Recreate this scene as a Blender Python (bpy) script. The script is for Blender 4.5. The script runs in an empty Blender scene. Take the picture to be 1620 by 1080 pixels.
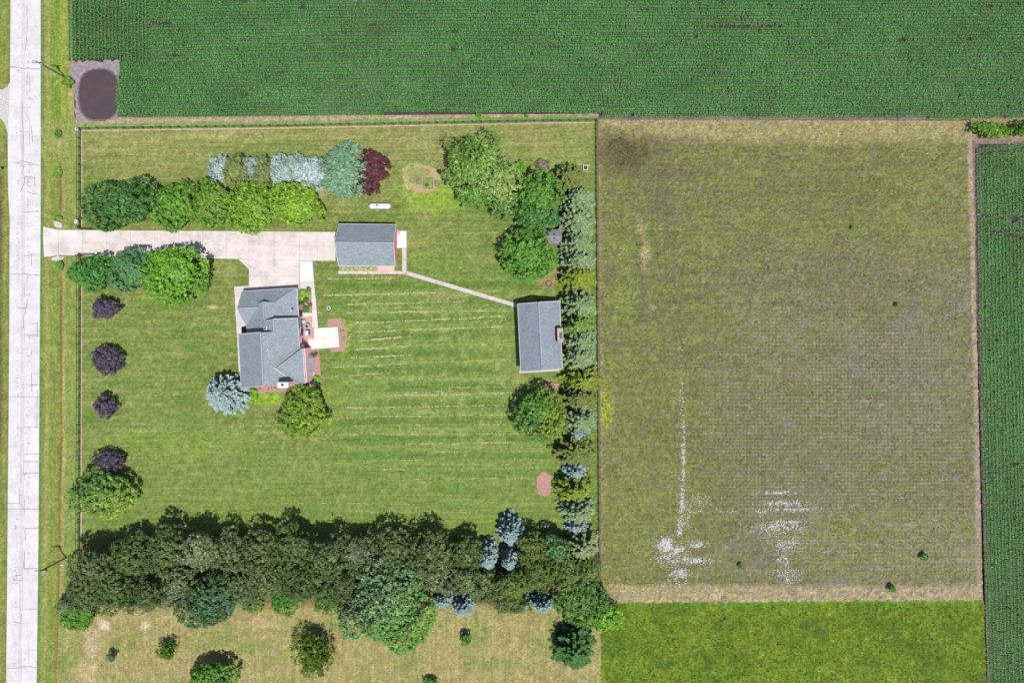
import bpy, math, random
import numpy as np
from mathutils import Vector

# ------------------------------------------------------------------ camera, world, sun
S = 0.13            # metres of ground per photograph pixel
H = 140.0           # flying height of the camera
NX, NY = 810.0, 515.0   # point straight below the camera
SC = bpy.context.scene
COL = SC.collection

cam_d = bpy.data.cameras.new('camera')
cam = bpy.data.objects.new('camera', cam_d)
COL.objects.link(cam)
cam.location = (0, 0, H)
cam.rotation_euler = (0, 0, 0)
cam_d.sensor_width = 36.0
cam_d.lens = 36.0 * H / (1620 * S)
cam_d.shift_y = -25.0 / 1620.0
cam_d.clip_end = 8000
SC.camera = cam

SUN = Vector((0.25, -0.30, 1.0)).normalized()
world = bpy.data.worlds.new('World')
SC.world = world
world.use_nodes = True
wn = world.node_tree
sky = wn.nodes.new('ShaderNodeTexSky')
sky.sky_type = 'NISHITA'
sky.sun_disc = False
sky.sun_elevation = math.asin(SUN.z)
sky.sun_rotation = math.atan2(SUN.x, SUN.y)
wn.nodes['Background'].inputs['Strength'].default_value = 0.11
wn.links.new(sky.outputs[0], wn.nodes['Background'].inputs['Color'])
sun_d = bpy.data.lights.new('sun', 'SUN')
sun_d.energy = 4.6
sun_d.angle = math.radians(0.53)
sun_d.color = (1.0, 0.965, 0.91)
sun = bpy.data.objects.new('sun', sun_d)
COL.objects.link(sun)
sun.location = SUN * 300
sun.rotation_euler = (-SUN).to_track_quat('-Z', 'Y').to_euler()
SC.view_settings.view_transform = 'Standard'
SC.view_settings.look = 'None'
SC.view_settings.gamma = 1.0
SC.view_settings.exposure = 0.47
SC.view_settings.use_curve_mapping = False
SC.render.filter_size = 1.1
SC.cycles.max_bounces = 6
SC.cycles.use_denoising = False
try:
    SC.cycles.use_adaptive_sampling = True
except Exception:
    pass

K = 2.05            # sunlit flat white surface at this exposure
RNG = np.random.default_rng(7)
random.seed(7)

# ------------------------------------------------------------------ helpers
def P(px, py, z=0.0):
    """world point that lies at height z under photograph pixel px, py"""
    f = S * (H - z) / H
    return ((px - NX) * f, (NY - py) * f, z)

def lin(c):
    c = np.asarray(c, dtype=float)
    return np.where(c <= 0.04045, c / 12.92, ((c + 0.055) / 1.055) ** 2.4)

def hx(h):
    h = h.lstrip('#')
    return np.array([int(h[i:i + 2], 16) / 255 for i in (0, 2, 4)])

def alb(h, k=None):
    """surface colour that shows as this tone in full sun"""
    return tuple(lin(hx(h)) / (k or K))

def _hash(ix, iy, seed):
    n = (ix.astype(np.int64) * 374761393 + iy.astype(np.int64) * 668265263 + seed * 974634777) & 0x7fffffff
    n = ((n ^ (n >> 13)) * 1274126177) & 0x7fffffff
    n = ((n ^ (n >> 16)) * 1103515245 + 12345) & 0x7fffffff
    return ((n >> 8) & 0xffff) / 65535.0

def vn(x, y, seed=0):
    x = np.asarray(x, float); y = np.asarray(y, float)
    ix = np.floor(x); iy = np.floor(y)
    fx = x - ix; fy = y - iy
    fx = fx * fx * (3 - 2 * fx); fy = fy * fy * (3 - 2 * fy)
    a = _hash(ix, iy, seed); b = _hash(ix + 1, iy, seed)
    c = _hash(ix, iy + 1, seed); d = _hash(ix + 1, iy + 1, seed)
    return (a * (1 - fx) + b * fx) * (1 - fy) + (c * (1 - fx) + d * fx) * fy

def fbm(x, y, seed=0, oct=4):
    t = 0; amp = 0.5; tot = 0
    for o in range(oct):
        t = t + amp * vn(x * 2 ** o, y * 2 ** o, seed + o * 17); tot += amp; amp *= 0.55
    return t / tot

def sstep(a, b, x):
    t = np.clip((np.asarray(x, float) - a) / (b - a), 0, 1)
    return t * t * (3 - 2 * t)

def mixc(c, d, w):
    w = np.clip(np.asarray(w, float), 0, 1)[..., None]
    return c * (1 - w) + np.asarray(d) * w

def tag(o, label=None, cat=None, group=None, kind=None):
    if label: o['label'] = label
    if cat: o['category'] = cat
    if group: o['group'] = group
    if kind: o['kind'] = kind
    return o

def link(name, me, parent=None):
    o = bpy.data.objects.new(name, me)
    COL.objects.link(o)
    if parent is not None:
        o.parent = parent
        o.matrix_parent_inverse.identity()
        o.location = -world_loc(parent)
    return o

def world_loc(o):
    v = Vector(o.location)
    p = o.parent
    while p is not None:
        v = v + Vector(p.location); p = p.parent
    return v

def thing(name, loc, label, cat, group=None):
    o = bpy.data.objects.new(name, None)
    o.empty_display_size = 0.3
    COL.objects.link(o)
    o.location = loc
    return tag(o, label, cat, group)

def np_mesh(name, V, F, mat, cols=None, parent=None, smooth=False):
    """V (n,3); F (m,k) all faces with k corners"""
    V = np.ascontiguousarray(V, dtype=np.float32); F = np.ascontiguousarray(F, dtype=np.int32)
    me = bpy.data.meshes.new(name)
    m, k = F.shape
    me.vertices.add(len(V)); me.vertices.foreach_set('co', V.ravel())
    me.loops.add(m * k); me.loops.foreach_set('vertex_index', F.ravel())
    me.polygons.add(m)
    me.polygons.foreach_set('loop_start', np.arange(0, m * k, k, dtype=np.int32))
    me.polygons.foreach_set('loop_total', np.full(m, k, dtype=np.int32))
    if smooth:
        me.polygons.foreach_set('use_smooth', np.ones(m, dtype=bool))
    if cols is not None:
        a = me.color_attributes.new('Col', 'FLOAT_COLOR', 'POINT')
        c4 = np.ones((len(V), 4), dtype=np.float32); c4[:, :cols.shape[1]] = cols
        a.data.foreach_set('color', c4.ravel())
    me.update(calc_edges=True)
    me.materials.append(mat)
    return link(name, me, parent)

class MB:
    def __init__(self):
        self.v = []; self.f = []
    def add(self, vs, fs):
        b = len(self.v)
        self.v += [tuple(v) for v in vs]
        self.f += [tuple(b + i for i in f) for f in fs]
        return self
    def box(self, c, s, rz=0.0):
        cx, cy, cz = c; hxx, hy, hz = s[0] / 2, s[1] / 2, s[2] / 2
        ca, sa = math.cos(rz), math.sin(rz)
        vs = []
        for z in (-hz, hz):
            for x, y in ((-hxx, -hy), (hxx, -hy), (hxx, hy), (-hxx, hy)):
                vs.append((cx + x * ca - y * sa, cy + x * sa + y * ca, cz + z))
        return self.add(vs, [(3, 2, 1, 0), (4, 5, 6, 7), (0, 1, 5, 4), (1, 2, 6, 5), (2, 3, 7, 6), (3, 0, 4, 7)])
    def prism(self, pts, z0, z1):
        """pts: list of (x,y) counter clockwise or not"""
        a = sum(pts[i][0] * pts[(i + 1) % len(pts)][1] - pts[(i + 1) % len(pts)][0] * pts[i][1] for i in range(len(pts)))
        if a < 0: pts = pts[::-1]
        n = len(pts)
        vs = [(x, y, z0) for x, y in pts] + [(x, y, z1) for x, y in pts]
        fs = [tuple(range(n - 1, -1, -1)), tuple(range(n, 2 * n))]
        fs += [(i, (i + 1) % n, n + (i + 1) % n, n + i) for i in range(n)]
        return self.add(vs, fs)
    def slab(self, pts, t):
        """sloping polygon pts (x,y,z) given thickness t downwards"""
        a = sum(pts[i][0] * pts[(i + 1) % len(pts)][1] - pts[(i + 1) % len(pts)][0] * pts[i][1] for i in range(len(pts)))
        if a < 0: pts = pts[::-1]
        n = len(pts)
        vs = [tuple(p) for p in pts] + [(x, y, z - t) for x, y, z in pts]
        fs = [tuple(range(n)), tuple(range(2 * n - 1, n - 1, -1))]
        fs += [(i, n + i, n + (i + 1) % n, (i + 1) % n) for i in range(n)]
        return self.add(vs, fs)
    def tube(self, p0, p1, r0, r1=None, n=8, caps=True):
        r1 = r0 if r1 is None else r1
        p0 = Vector(p0); p1 = Vector(p1); d = (p1 - p0).normalized()
        u = d.orthogonal().normalized(); w = d.cross(u)
        vs = []
        for p, r in ((p0, r0), (p1, r1)):
            for i in range(n):
                a = 2 * math.pi * i / n
                vs.append(tuple(p + u * (r * math.cos(a)) + w * (r * math.sin(a))))
        fs = [(i, (i + 1) % n, n + (i + 1) % n, n + i) for i in range(n)]
        if caps: fs += [tuple(range(n - 1, -1, -1)), tuple(range(n, 2 * n))]
        return self.add(vs, fs)
    def lathe(self, c, prof, n=16):
        vs = []; m = len(prof)
        for r, z in prof:
            for i in range(n):
                a = 2 * math.pi * i / n
                vs.append((c[0] + r * math.cos(a), c[1] + r * math.sin(a), c[2] + z))
        fs = []
        for j in range(m - 1):
            for i in range(n):
                fs.append((j * n + i, j * n + (i + 1) % n, (j + 1) * n + (i + 1) % n, (j + 1) * n + i))
        fs += [tuple(range(n - 1, -1, -1)), tuple((m - 1) * n + i for i in range(n))]
        return self.add(vs, fs)
    def ribbon(self, pts, w, z):
        """flat strip along polyline pts (x,y)"""
        for (x0, y0), (x1, y1) in zip(pts[:-1], pts[1:]):
            d = math.hypot(x1 - x0, y1 - y0) or 1e-6
            ux, uy = (x1 - x0) / d, (y1 - y0) / d
            nx, ny = -uy * w / 2, ux * w / 2
            e = w * 0.3
            x0e, y0e, x1e, y1e = x0 - ux * e, y0 - uy * e, x1 + ux * e, y1 + uy * e
            self.add([(x0e + nx, y0e + ny, z), (x0e - nx, y0e - ny, z), (x1e - nx, y1e - ny, z), (x1e + nx, y1e + ny, z)], [(0, 1, 2, 3)])
        return self
    def build(self, name, mat, parent=None, smooth=False):
        me = bpy.data.meshes.new(name)
        me.from_pydata(self.v, [], self.f)
        me.update()
        if smooth:
            me.polygons.foreach_set('use_smooth', np.ones(len(me.polygons), dtype=bool))
        me.materials.append(mat)
        return link(name, me, parent)

def XY(pts):
    return [P(x, y)[:2] for x, y in pts]

# ------------------------------------------------------------------ materials
def new_mat(name):
    m = bpy.data.materials.new(name); m.use_nodes = True
    nt = m.node_tree
    return m, nt, nt.nodes['Principled BSDF']

def nd(nt, typ, **kw):
    n = nt.nodes.new(typ)
    for k, v in kw.items(): setattr(n, k, v)
    return n

def coords(nt, scale=(1, 1, 1)):
    t = nd(nt, 'ShaderNodeTexCoord'); mp = nd(nt, 'ShaderNodeMapping')
    mp.inputs['Scale'].default_value = scale
    nt.links.new(t.outputs['Object'], mp.inputs['Vector'])
    return mp.outputs[0]

def noise(nt, vec, scale, detail=3, rough=0.6):
    n = nd(nt, 'ShaderNodeTexNoise')
    n.inputs['Scale'].default_value = scale; n.inputs['Detail'].default_value = detail; n.inputs['Roughness'].default_value = rough
    nt.links.new(vec, n.inputs['Vector'])
    return n.outputs['Fac']

def ramp(nt, fac, stops):
    r = nd(nt, 'ShaderNodeValToRGB')
    el = r.color_ramp.elements
    while len(el) < len(stops): el.new(0.5)
    for e, (p, c) in zip(el, stops):
        e.position = p
        e.color = (c, c, c, 1) if not hasattr(c, '__len__') else (c[0], c[1], c[2], 1)
    nt.links.new(fac, r.inputs[0])
    return r.outputs[0]

def mix(nt, a, b, fac=None, mode='MIX', f=1.0):
    m = nd(nt, 'ShaderNodeMix', data_type='RGBA', blend_type=mode)
    m.inputs[0].default_value = f
    if fac is not None: nt.links.new(fac, m.inputs[0])
    for sock, val in ((m.inputs[6], a), (m.inputs[7], b)):
        if hasattr(val, 'is_output'): nt.links.new(val, sock)
        else: sock.default_value = (val[0], val[1], val[2], 1)
    return m.outputs[2]

def bump(nt, bsdf, fac, strength, dist):
    b = nd(nt, 'ShaderNodeBump')
    b.inputs['Strength'].default_value = strength; b.inputs['Distance'].default_value = dist
    nt.links.new(fac, b.inputs['Height']); nt.links.new(b.outputs[0], bsdf.inputs['Normal'])

def ground_mat(name, lo=0.6, hi=1.4, scale=4.0, speck=None, speck_at=0.62, bstr=0.5, aniso=(1, 1, 1), streak=None, samp=.16, blot=.13, grain=.22, rows=False):
    m, nt, bs = new_mat(name)
    at = nd(nt, 'ShaderNodeAttribute', attribute_name='Col')
    v = coords(nt, aniso)
    n1 = noise(nt, v, scale, 4, 0.7)
    n2 = noise(nt, v, scale * 0.22, 3, 0.6)
    c = mix(nt, at.outputs['Color'], ramp(nt, n1, [(0.3, lo), (0.7, hi)]), mode='MULTIPLY')
    c = mix(nt, c, ramp(nt, n2, [(0.3, 1 - blot), (0.7, 1 + blot)]), mode='MULTIPLY')
    if streak is not None:
        n4 = noise(nt, coords(nt, streak), 1.0, 3, 0.6)
        c = mix(nt, c, ramp(nt, n4, [(0.3, (1 - samp, 1 - samp * .8, 1 - samp)), (0.7, (1 + samp, 1 + samp * .8, 1 + samp))]), mode='MULTIPLY')
    if speck is not None:
        n3 = noise(nt, coords(nt, (1, 1, 1)), scale * 1.7, 2, 0.5)
        c = mix(nt, c, speck, fac=ramp(nt, n3, [(speck_at - 0.06, 0.0), (speck_at + 0.04, 0.75)]))
    def cells(sc):
        vo = nd(nt, 'ShaderNodeTexVoronoi'); vo.inputs['Scale'].default_value = sc
        nt.links.new(coords(nt), vo.inputs['Vector'])
        sp = nd(nt, 'ShaderNodeSeparateColor'); nt.links.new(vo.outputs['Color'], sp.inputs[0])
        return sp
    v1 = cells(3.6)
    c = mix(nt, c, ramp(nt, v1.outputs[0], [(0, 1 - grain), (1, 1 + grain)]), mode='MULTIPLY')
    c = mix(nt, c, ramp(nt, v1.outputs[1], [(0, (1.08, .96, 1.06)), (1, (.92, 1.04, .92))]), mode='MULTIPLY')
    if rows:
        v2 = cells(3.8)
        sx = nd(nt, 'ShaderNodeSeparateXYZ'); nt.links.new(coords(nt), sx.inputs[0])
        def wave(sock, period, wob):
            a = nd(nt, 'ShaderNodeMath', operation='MULTIPLY'); a.inputs[1].default_value = 2 * math.pi / period
            nt.links.new(sock, a.inputs[0])
            b = nd(nt, 'ShaderNodeMath', operation='MULTIPLY_ADD'); b.inputs[1].default_value = wob
            nt.links.new(n2, b.inputs[0]); nt.links.new(a.outputs[0], b.inputs[2])
            q = nd(nt, 'ShaderNodeMath', operation='SINE'); nt.links.new(b.outputs[0], q.inputs[0])
            return q.outputs[0]
        wy = wave(sx.outputs[1], 0.735, 4.5); wx = wave(sx.outputs[0], 0.74, 4.5)
        ad = nd(nt, 'ShaderNodeMath', operation='MULTIPLY_ADD'); ad.inputs[1].default_value = 0.62
        nt.links.new(wx, ad.inputs[0]); nt.links.new(wy, ad.inputs[2])
        ad2 = nd(nt, 'ShaderNodeMath', operation='MULTIPLY_ADD'); ad2.inputs[1].default_value = 0.25; ad2.inputs[2].default_value = 0.5
        nt.links.new(ad.outputs[0], ad2.inputs[0])
        hi = ramp(nt, ad2.outputs[0], [(0.45, 0), (0.8, 1)]); lo_ = ramp(nt, ad2.outputs[0], [(0.2, 1), (0.5, 0)])
        hi = mix(nt, hi, ramp(nt, v1.outputs[2], [(0.15, 0.1), (0.75, 1.0)]), mode='MULTIPLY')
        hi = mix(nt, hi, ramp(nt, n4, [(0.38, 0.05), (0.6, 1.0)]), mode='MULTIPLY')
        hi = mix(nt, hi, ramp(nt, noise(nt, coords(nt, (1.1, .12, 1)), 1.0, 3, .6), [(0.36, 0.2), (0.6, 1.0)]), mode='MULTIPLY')
        mk = nd(nt, 'ShaderNodeMath', operation='MULTIPLY'); nt.links.new(hi, mk.inputs[0]); nt.links.new(at.outputs['Alpha'], mk.inputs[1])
        c = mix(nt, c, alb('#b9b0b2'), fac=mk.outputs[0])
        mk2 = nd(nt, 'ShaderNodeMath', operation='MULTIPLY'); nt.links.new(lo_, mk2.inputs[0]); nt.links.new(at.outputs['Alpha'], mk2.inputs[1])
        c = mix(nt, c, alb('#6d7431'), fac=mk2.outputs[0])
        c = mix(nt, c, alb('#a59da0'), fac=ramp(nt, v2.outputs[0], [(0.66, 0), (0.74, .2)]))
        c = mix(nt, c, alb('#75902f'), fac=ramp(nt, v2.outputs[1], [(0.66, 0), (0.76, .26)]))
        c = mix(nt, c, alb('#5d5340'), fac=ramp(nt, v2.outputs[2], [(0.70, 0), (0.80, .28)]))
    nt.links.new(c, bs.inputs['Base Color'])
    bs.inputs['Roughness'].default_value = 0.95
    bs.inputs['Specular IOR Level'].default_value = 0.1
    bump(nt, bs, n1, bstr, 0.12)
    return m

def plain_mat(name, col, rough=0.7, spec=0.3, var=0.15, scale=3.0, metal=0.0, rnd=0.0, bstr=0.0):
    m, nt, bs = new_mat(name)
    v = coords(nt)
    n1 = noise(nt, v, scale, 4, 0.65)
    c = mix(nt, col, ramp(nt, n1, [(0.28, 1 - var), (0.72, 1 + var)]), mode='MULTIPLY')
    if rnd:
        oi = nd(nt, 'ShaderNodeObjectInfo')
        c = mix(nt, c, ramp(nt, oi.outputs['Random'], [(0, 1 - rnd), (1, 1 + rnd)]), mode='MULTIPLY')
    nt.links.new(c, bs.inputs['Base Color'])
    bs.inputs['Roughness'].default_value = rough
    bs.inputs['Specular IOR Level'].default_value = spec
    bs.inputs['Metallic'].default_value = metal
    if bstr: bump(nt, bs, n1, bstr, 0.05)
    return m

def leaf_mat(name, trans=0.22, rough=0.55, spec=0.25):
    m, nt, bs = new_mat(name)
    at = nd(nt, 'ShaderNodeAttribute', attribute_name='Col')
    n1 = noise(nt, coords(nt), 1.3, 2, 0.5)
    c = mix(nt, at.outputs['Color'], ramp(nt, n1, [(0.3, 0.85), (0.7, 1.15)]), mode='MULTIPLY')
    nt.links.new(c, bs.inputs['Base Color'])
    bs.inputs['Roughness'].default_value = rough
    bs.inputs['Specular IOR Level'].default_value = spec
    tr = nd(nt, 'ShaderNodeBsdfTranslucent')
    c2 = mix(nt, c, (1.1, 1.15, 0.6), mode='MULTIPLY')
    nt.links.new(c2, tr.inputs['Color'])
    ms = nd(nt, 'ShaderNodeMixShader'); ms.inputs[0].default_value = trans
    nt.links.new(bs.outputs[0], ms.inputs[1]); nt.links.new(tr.outputs[0], ms.inputs[2])
    nt.links.new(ms.outputs[0], nt.nodes['Material Output'].inputs['Surface'])
    return m

def concrete_mat(name, col, var=0.10, rnd=0.05, stain=0.85):
    m, nt, bs = new_mat(name)
    v = coords(nt)
    n1 = noise(nt, v, 6.0, 4, 0.7)
    n2 = noise(nt, v, 0.35, 4, 0.65)
    n3 = noise(nt, v, 1.2, 3, 0.7)
    c = mix(nt, col, ramp(nt, n1, [(0.3, 1 - var), (0.7, 1 + var)]), mode='MULTIPLY')
    c = mix(nt, c, ramp(nt, n2, [(0.35, stain), (0.62, 1.05)]), mode='MULTIPLY')
    c = mix(nt, c, ramp(nt, n3, [(0.32, 0.9), (0.6, 1.03)]), mode='MULTIPLY')
    oi = nd(nt, 'ShaderNodeObjectInfo')
    c = mix(nt, c, ramp(nt, oi.outputs['Random'], [(0, 1 - rnd), (1, 1 + rnd)]), mode='MULTIPLY')
    nt.links.new(c, bs.inputs['Base Color'])
    bs.inputs['Roughness'].default_value = 0.9
    bs.inputs['Specular IOR Level'].default_value = 0.2
    return m

def roof_mat(name, col):
    m, nt, bs = new_mat(name)
    v = coords(nt)
    n1 = noise(nt, v, 5.0, 3, 0.75)
    n2 = noise(nt, v, 0.5, 3, 0.6)
    br = nd(nt, 'ShaderNodeTexVoronoi'); br.inputs['Scale'].default_value = 3.4
    nt.links.new(v, br.inputs['Vector'])
    c = mix(nt, col, ramp(nt, n1, [(0.28, 0.80), (0.72, 1.2)]), mode='MULTIPLY')
    c = mix(nt, c, ramp(nt, n2, [(0.3, 0.93), (0.7, 1.06)]), mode='MULTIPLY')
    sp = nd(nt, 'ShaderNodeSeparateColor'); nt.links.new(br.outputs['Color'], sp.inputs[0])
    c = mix(nt, c, ramp(nt, sp.outputs[0], [(0.0, 0.86), (1.0, 1.13)]), mode='MULTIPLY')
    wv = nd(nt, 'ShaderNodeTexWave', wave_type='BANDS', bands_direction='Z')
    wv.inputs['Scale'].default_value = 2.2; wv.inputs['Distortion'].default_value = 0.3
    nt.links.new(v, wv.inputs['Vector'])
    c = mix(nt, c, ramp(nt, wv.outputs['Fac'], [(0.0, 0.9), (0.35, 1.03)]), mode='MULTIPLY')
    nt.links.new(c, bs.inputs['Base Color'])
    bs.inputs['Roughness'].default_value = 0.85; bs.inputs['Specular IOR Level'].default_value = 0.25
    bump(nt, bs, n1, 0.3, 0.03)
    return m

def brick_mat(name, c1, c2, mortar):
    m, nt, bs = new_mat(name)
    b = nd(nt, 'ShaderNodeTexBrick')
    b.inputs['Scale'].default_value = 4.0
    for i, c in (('Color1', c1), ('Color2', c2), ('Mortar', mortar)): b.inputs[i].default_value = (*c, 1)
    t = nd(nt, 'ShaderNodeTexCoord'); sx = nd(nt, 'ShaderNodeSeparateXYZ'); cx = nd(nt, 'ShaderNodeCombineXYZ')
    nt.links.new(t.outputs['Object'], sx.inputs[0])
    ad = nd(nt, 'ShaderNodeMath', operation='ADD')
    nt.links.new(sx.outputs[0], ad.inputs[0]); nt.links.new(sx.outputs[1], ad.inputs[1])
    nt.links.new(ad.outputs[0], cx.inputs[0]); nt.links.new(sx.outputs[2], cx.inputs[1])
    nt.links.new(cx.outputs[0], b.inputs['Vector'])
    nt.links.new(b.outputs['Color'], bs.inputs['Base Color'])
    bs.inputs['Roughness'].default_value = 0.85
    return m

M = {}
M['lawn'] = ground_mat('lawn_grass', 0.7, 1.36, 4.0, None, bstr=0.45, streak=(.07, 2.2, 1), samp=.2)
M['pasture'] = ground_mat('pasture_grass', 0.5, 1.5, 4.2, None, 0.60, 0.5, streak=(.1, 1.8, 1), samp=.12, blot=.05, rows=True)
M['dry'] = ground_mat('dry_grass', 0.68, 1.32, 3.0, None, bstr=0.5, streak=(2.2, .09, 1), samp=.16)
M['meadow'] = ground_mat('meadow_grass', 0.6, 1.4, 2.4, None, bstr=0.6)
M['verge'] = ground_mat('verge_grass', 0.7, 1.3, 3.2, None, bstr=0.4, streak=(2.4, .12, 1), samp=.16)
M['soil'] = ground_mat('field_soil', 0.65, 1.3, 3.0, None, bstr=0.6)
M['far'] = plain_mat('far_fields', alb('#5f7f3a'), 0.95, 0.1, 0.35, 0.03)
M['road'] = concrete_mat('road_concrete', alb('#eee9ec'), 0.07, 0.03, 0.88)
M['road_wear'] = concrete_mat('road_worn_concrete', alb('#e3dce4'), 0.08, 0.02, 0.9)
M['joint'] = plain_mat('joint_filler', alb('#8b8592'), 0.95, 0.1, 0.2, 2.0)
M['tar'] = plain_mat('crack_tar', alb('#8a8590'), 0.8, 0.2, 0.3, 3.0)
M['paint'] = plain_mat('faded_yellow_paint', alb('#efe3c8'), 0.8, 0.2, 0.25, 4.0)
M['drive'] = concrete_mat('driveway_concrete', alb('#f0e4df', 1.95), 0.09, 0.04, 0.80)
M['drive_new'] = concrete_mat('newer_concrete', alb('#f0e5de'), 0.06, 0.02, 0.93)
M['white_conc'] = concrete_mat('pale_concrete', alb('#f8f4ec'), 0.04, 0.01, 0.97)
M['path'] = concrete_mat('path_concrete', alb('#e6d5d0'), 0.08, 0.06, 0.9)
M['gravel'] = plain_mat('gravel', alb('#d9d2d2'), 0.95, 0.1, 0.35, 3.0, bstr=0.5)
M['roof'] = roof_mat('grey_shingles', alb('#9aa5ac', 1.9))
M['roof_barn'] = roof_mat('blue_grey_shingles', alb('#949da7', 1.9))
M['ridge'] = plain_mat('ridge_shingles', alb('#b4bbc0'), 0.85, 0.2, 0.2, 3.0)
M['trim'] = plain_mat('white_trim', alb('#eee7e8'), 0.6, 0.3, 0.05, 2.0)
M['brick'] = brick_mat('pink_brick', alb('#e0a0a4', 1.0), alb('#d49298', 1.0), alb('#e8c4c4', 1.0))
M['brick_garage'] = brick_mat('rose_brick', alb('#d8808e', 1.2), alb('#cf7484', 1.2), alb('#dc9aa4', 1.2))
M['siding'] = plain_mat('grey_siding', alb('#b9b3b3'), 0.7, 0.3, 0.1, 2.0)
M['glass'] = plain_mat('window_glass', (0.03, 0.04, 0.05), 0.08, 0.6, 0.1, 1.0)
M['door'] = plain_mat('dark_door', alb('#5a4038'), 0.6, 0.3, 0.1, 2.0)
M['pavers'] = brick_mat('red_pavers', alb('#e2b0aa'), alb('#d99f9b'), alb('#ecccc4'))
M['mulch'] = plain_mat('red_mulch', alb('#c69a90'), 0.95, 0.1, 0.4, 4.0, bstr=0.6)
M['mulch_dark'] = plain_mat('brown_mulch', alb('#8d6a58'), 0.95, 0.1, 0.4, 4.0, bstr=0.6)
M['bare'] = plain_mat('bare_soil', alb('#cdb59c'), 0.95, 0.1, 0.35, 3.0, bstr=0.4)
M['bed_soil'] = plain_mat('weedy_soil', alb('#a3a566'), 0.95, 0.1, 0.45, 3.0, bstr=0.4)
M['wet_bank'] = plain_mat('dark_wet_bank', alb('#7d6e6e'), 0.6, 0.3, 0.3, 2.0, bstr=0.4)
M['mud'] = plain_mat('wet_mud', alb('#a39397'), 0.8, 0.3, 0.35, 1.2, bstr=0.5)
M['water'] = plain_mat('muddy_water', alb('#5e5050'), 0.1, 0.5, 0.12, 0.3)
M['fence'] = plain_mat('black_fence_metal', alb('#343a3a'), 0.6, 0.3, 0.2, 2.0)
M['fence_grey'] = plain_mat('weathered_fence_wire', alb('#6f6b66'), 0.6, 0.3, 0.2, 2.0)
M['wood'] = plain_mat('weathered_wood', alb('#8f8984'), 0.85, 0.2, 0.25, 3.0)
M['pole'] = plain_mat('pole_wood', alb('#857d7c'), 0.85, 0.2, 0.2, 3.0)
M['white'] = plain_mat('white_paint', alb('#f7f5f5'), 0.45, 0.4, 0.03, 2.0)
M['grey_metal'] = plain_mat('grey_metal', alb('#b6bcc4'), 0.45, 0.5, 0.1, 2.0, 0.3)
M['dark'] = plain_mat('dark_paint', alb('#2c2c33'), 0.5, 0.4, 0.1, 2.0)
M['red'] = plain_mat('red_lid', alb('#c0504d'), 0.5, 0.4, 0.1, 2.0)
M['rock'] = plain_mat('pinkish_rock', alb('#cdb5ac'), 0.9, 0.2, 0.25, 2.0, bstr=0.4)
M['rock_white'] = plain_mat('white_rock', alb('#f2f3f6'), 0.8, 0.2, 0.08, 2.0)
M['bark'] = plain_mat('bark', alb('#6f6156'), 0.95, 0.1, 0.3, 3.0, bstr=0.6)
M['leaf'] = leaf_mat('foliage', 0.13)
M['needle'] = leaf_mat('needles', 0.08, 0.6, 0.2)
M['corn'] = leaf_mat('corn_leaves', 0.18, 0.5, 0.3)
M['straw'] = plain_mat('dry_straw', alb('#dad1a2'), 0.9, 0.1, 0.2, 3.0)
M['fleck'] = plain_mat('white_flecks', alb('#f2f2ee'), 0.8, 0.2, 0.1, 3.0)
M['fleck_dull'] = plain_mat('dull_flecks', alb('#c9c4bc'), 0.8, 0.2, 0.2, 3.0)
M['shed_roof'] = roof_mat('shed_shingles', alb('#9a949c'))

# ------------------------------------------------------------------ ground zones
def zone(name, corners, res, z, cfun, mat, jit=0.0, zfun=None, afun=None):
    TL, TR, BR, BL = [np.array(c, float) for c in corners]
    nu = max(2, int(max(np.linalg.norm(TR - TL), np.linalg.norm(BR - BL)) * S / res))
    nv = max(2, int(max(np.linalg.norm(BL - TL), np.linalg.norm(BR - TR)) * S / res))
    u, v = np.meshgrid(np.linspace(0, 1, nu + 1), np.linspace(0, 1, nv + 1))
    u = u[..., None]; v = v[..., None]
    pp = (TL * (1 - u) + TR * u) * (1 - v) + (BL * (1 - u) + BR * u) * v
    px, py = pp[..., 0].copy(), pp[..., 1].copy()
    if jit:
        ex = (fbm(px * 0.35, py * 0.35, 5) - 0.5) * 2 * jit / S
        ey = (fbm(px * 0.35 + 50, py * 0.35, 9) - 0.5) * 2 * jit / S
        px[:, 0] += ex[:, 0]; px[:, -1] += ex[:, -1]; py[0, :] += ey[0, :]; py[-1, :] += ey[-1, :]
    zz = np.full_like(px, z)
    if zfun is not None: zz = zz + zfun(px, py)
    V = np.stack([(px - NX) * S, (NY - py) * S, zz], -1).reshape(-1, 3)
    i = np.arange((nv + 1) * (nu + 1)).reshape(nv + 1, nu + 1)
    F = np.stack([i[1:, :-1], i[1:, 1:], i[:-1, 1:], i[:-1, :-1]], -1).reshape(-1, 4)
    c = lin(np.clip(cfun(px, py), 0, 1)).reshape(-1, 3) / K
    if afun is not None: c = np.concatenate([c, afun(px, py).reshape(-1, 1)], 1)
    o = np_mesh(name, V, F, mat, c)
    tag(o, kind='structure')
    return o

def base(h, px):
    return np.broadcast_to(hx(h), px.shape + (3,)).copy()

def blob(px, py, cx, cy, rx, ry, seed=0, rag=0.5, sc=0.12, soft=.6):
    d = np.sqrt(((px - cx) / rx) ** 2 + ((py - cy) / ry) ** 2)
    d = d + (fbm(px * sc, py * sc, seed, 3) - 0.5) * rag * 2
    return 1 - sstep(soft, 1.65 - soft, d)

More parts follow.
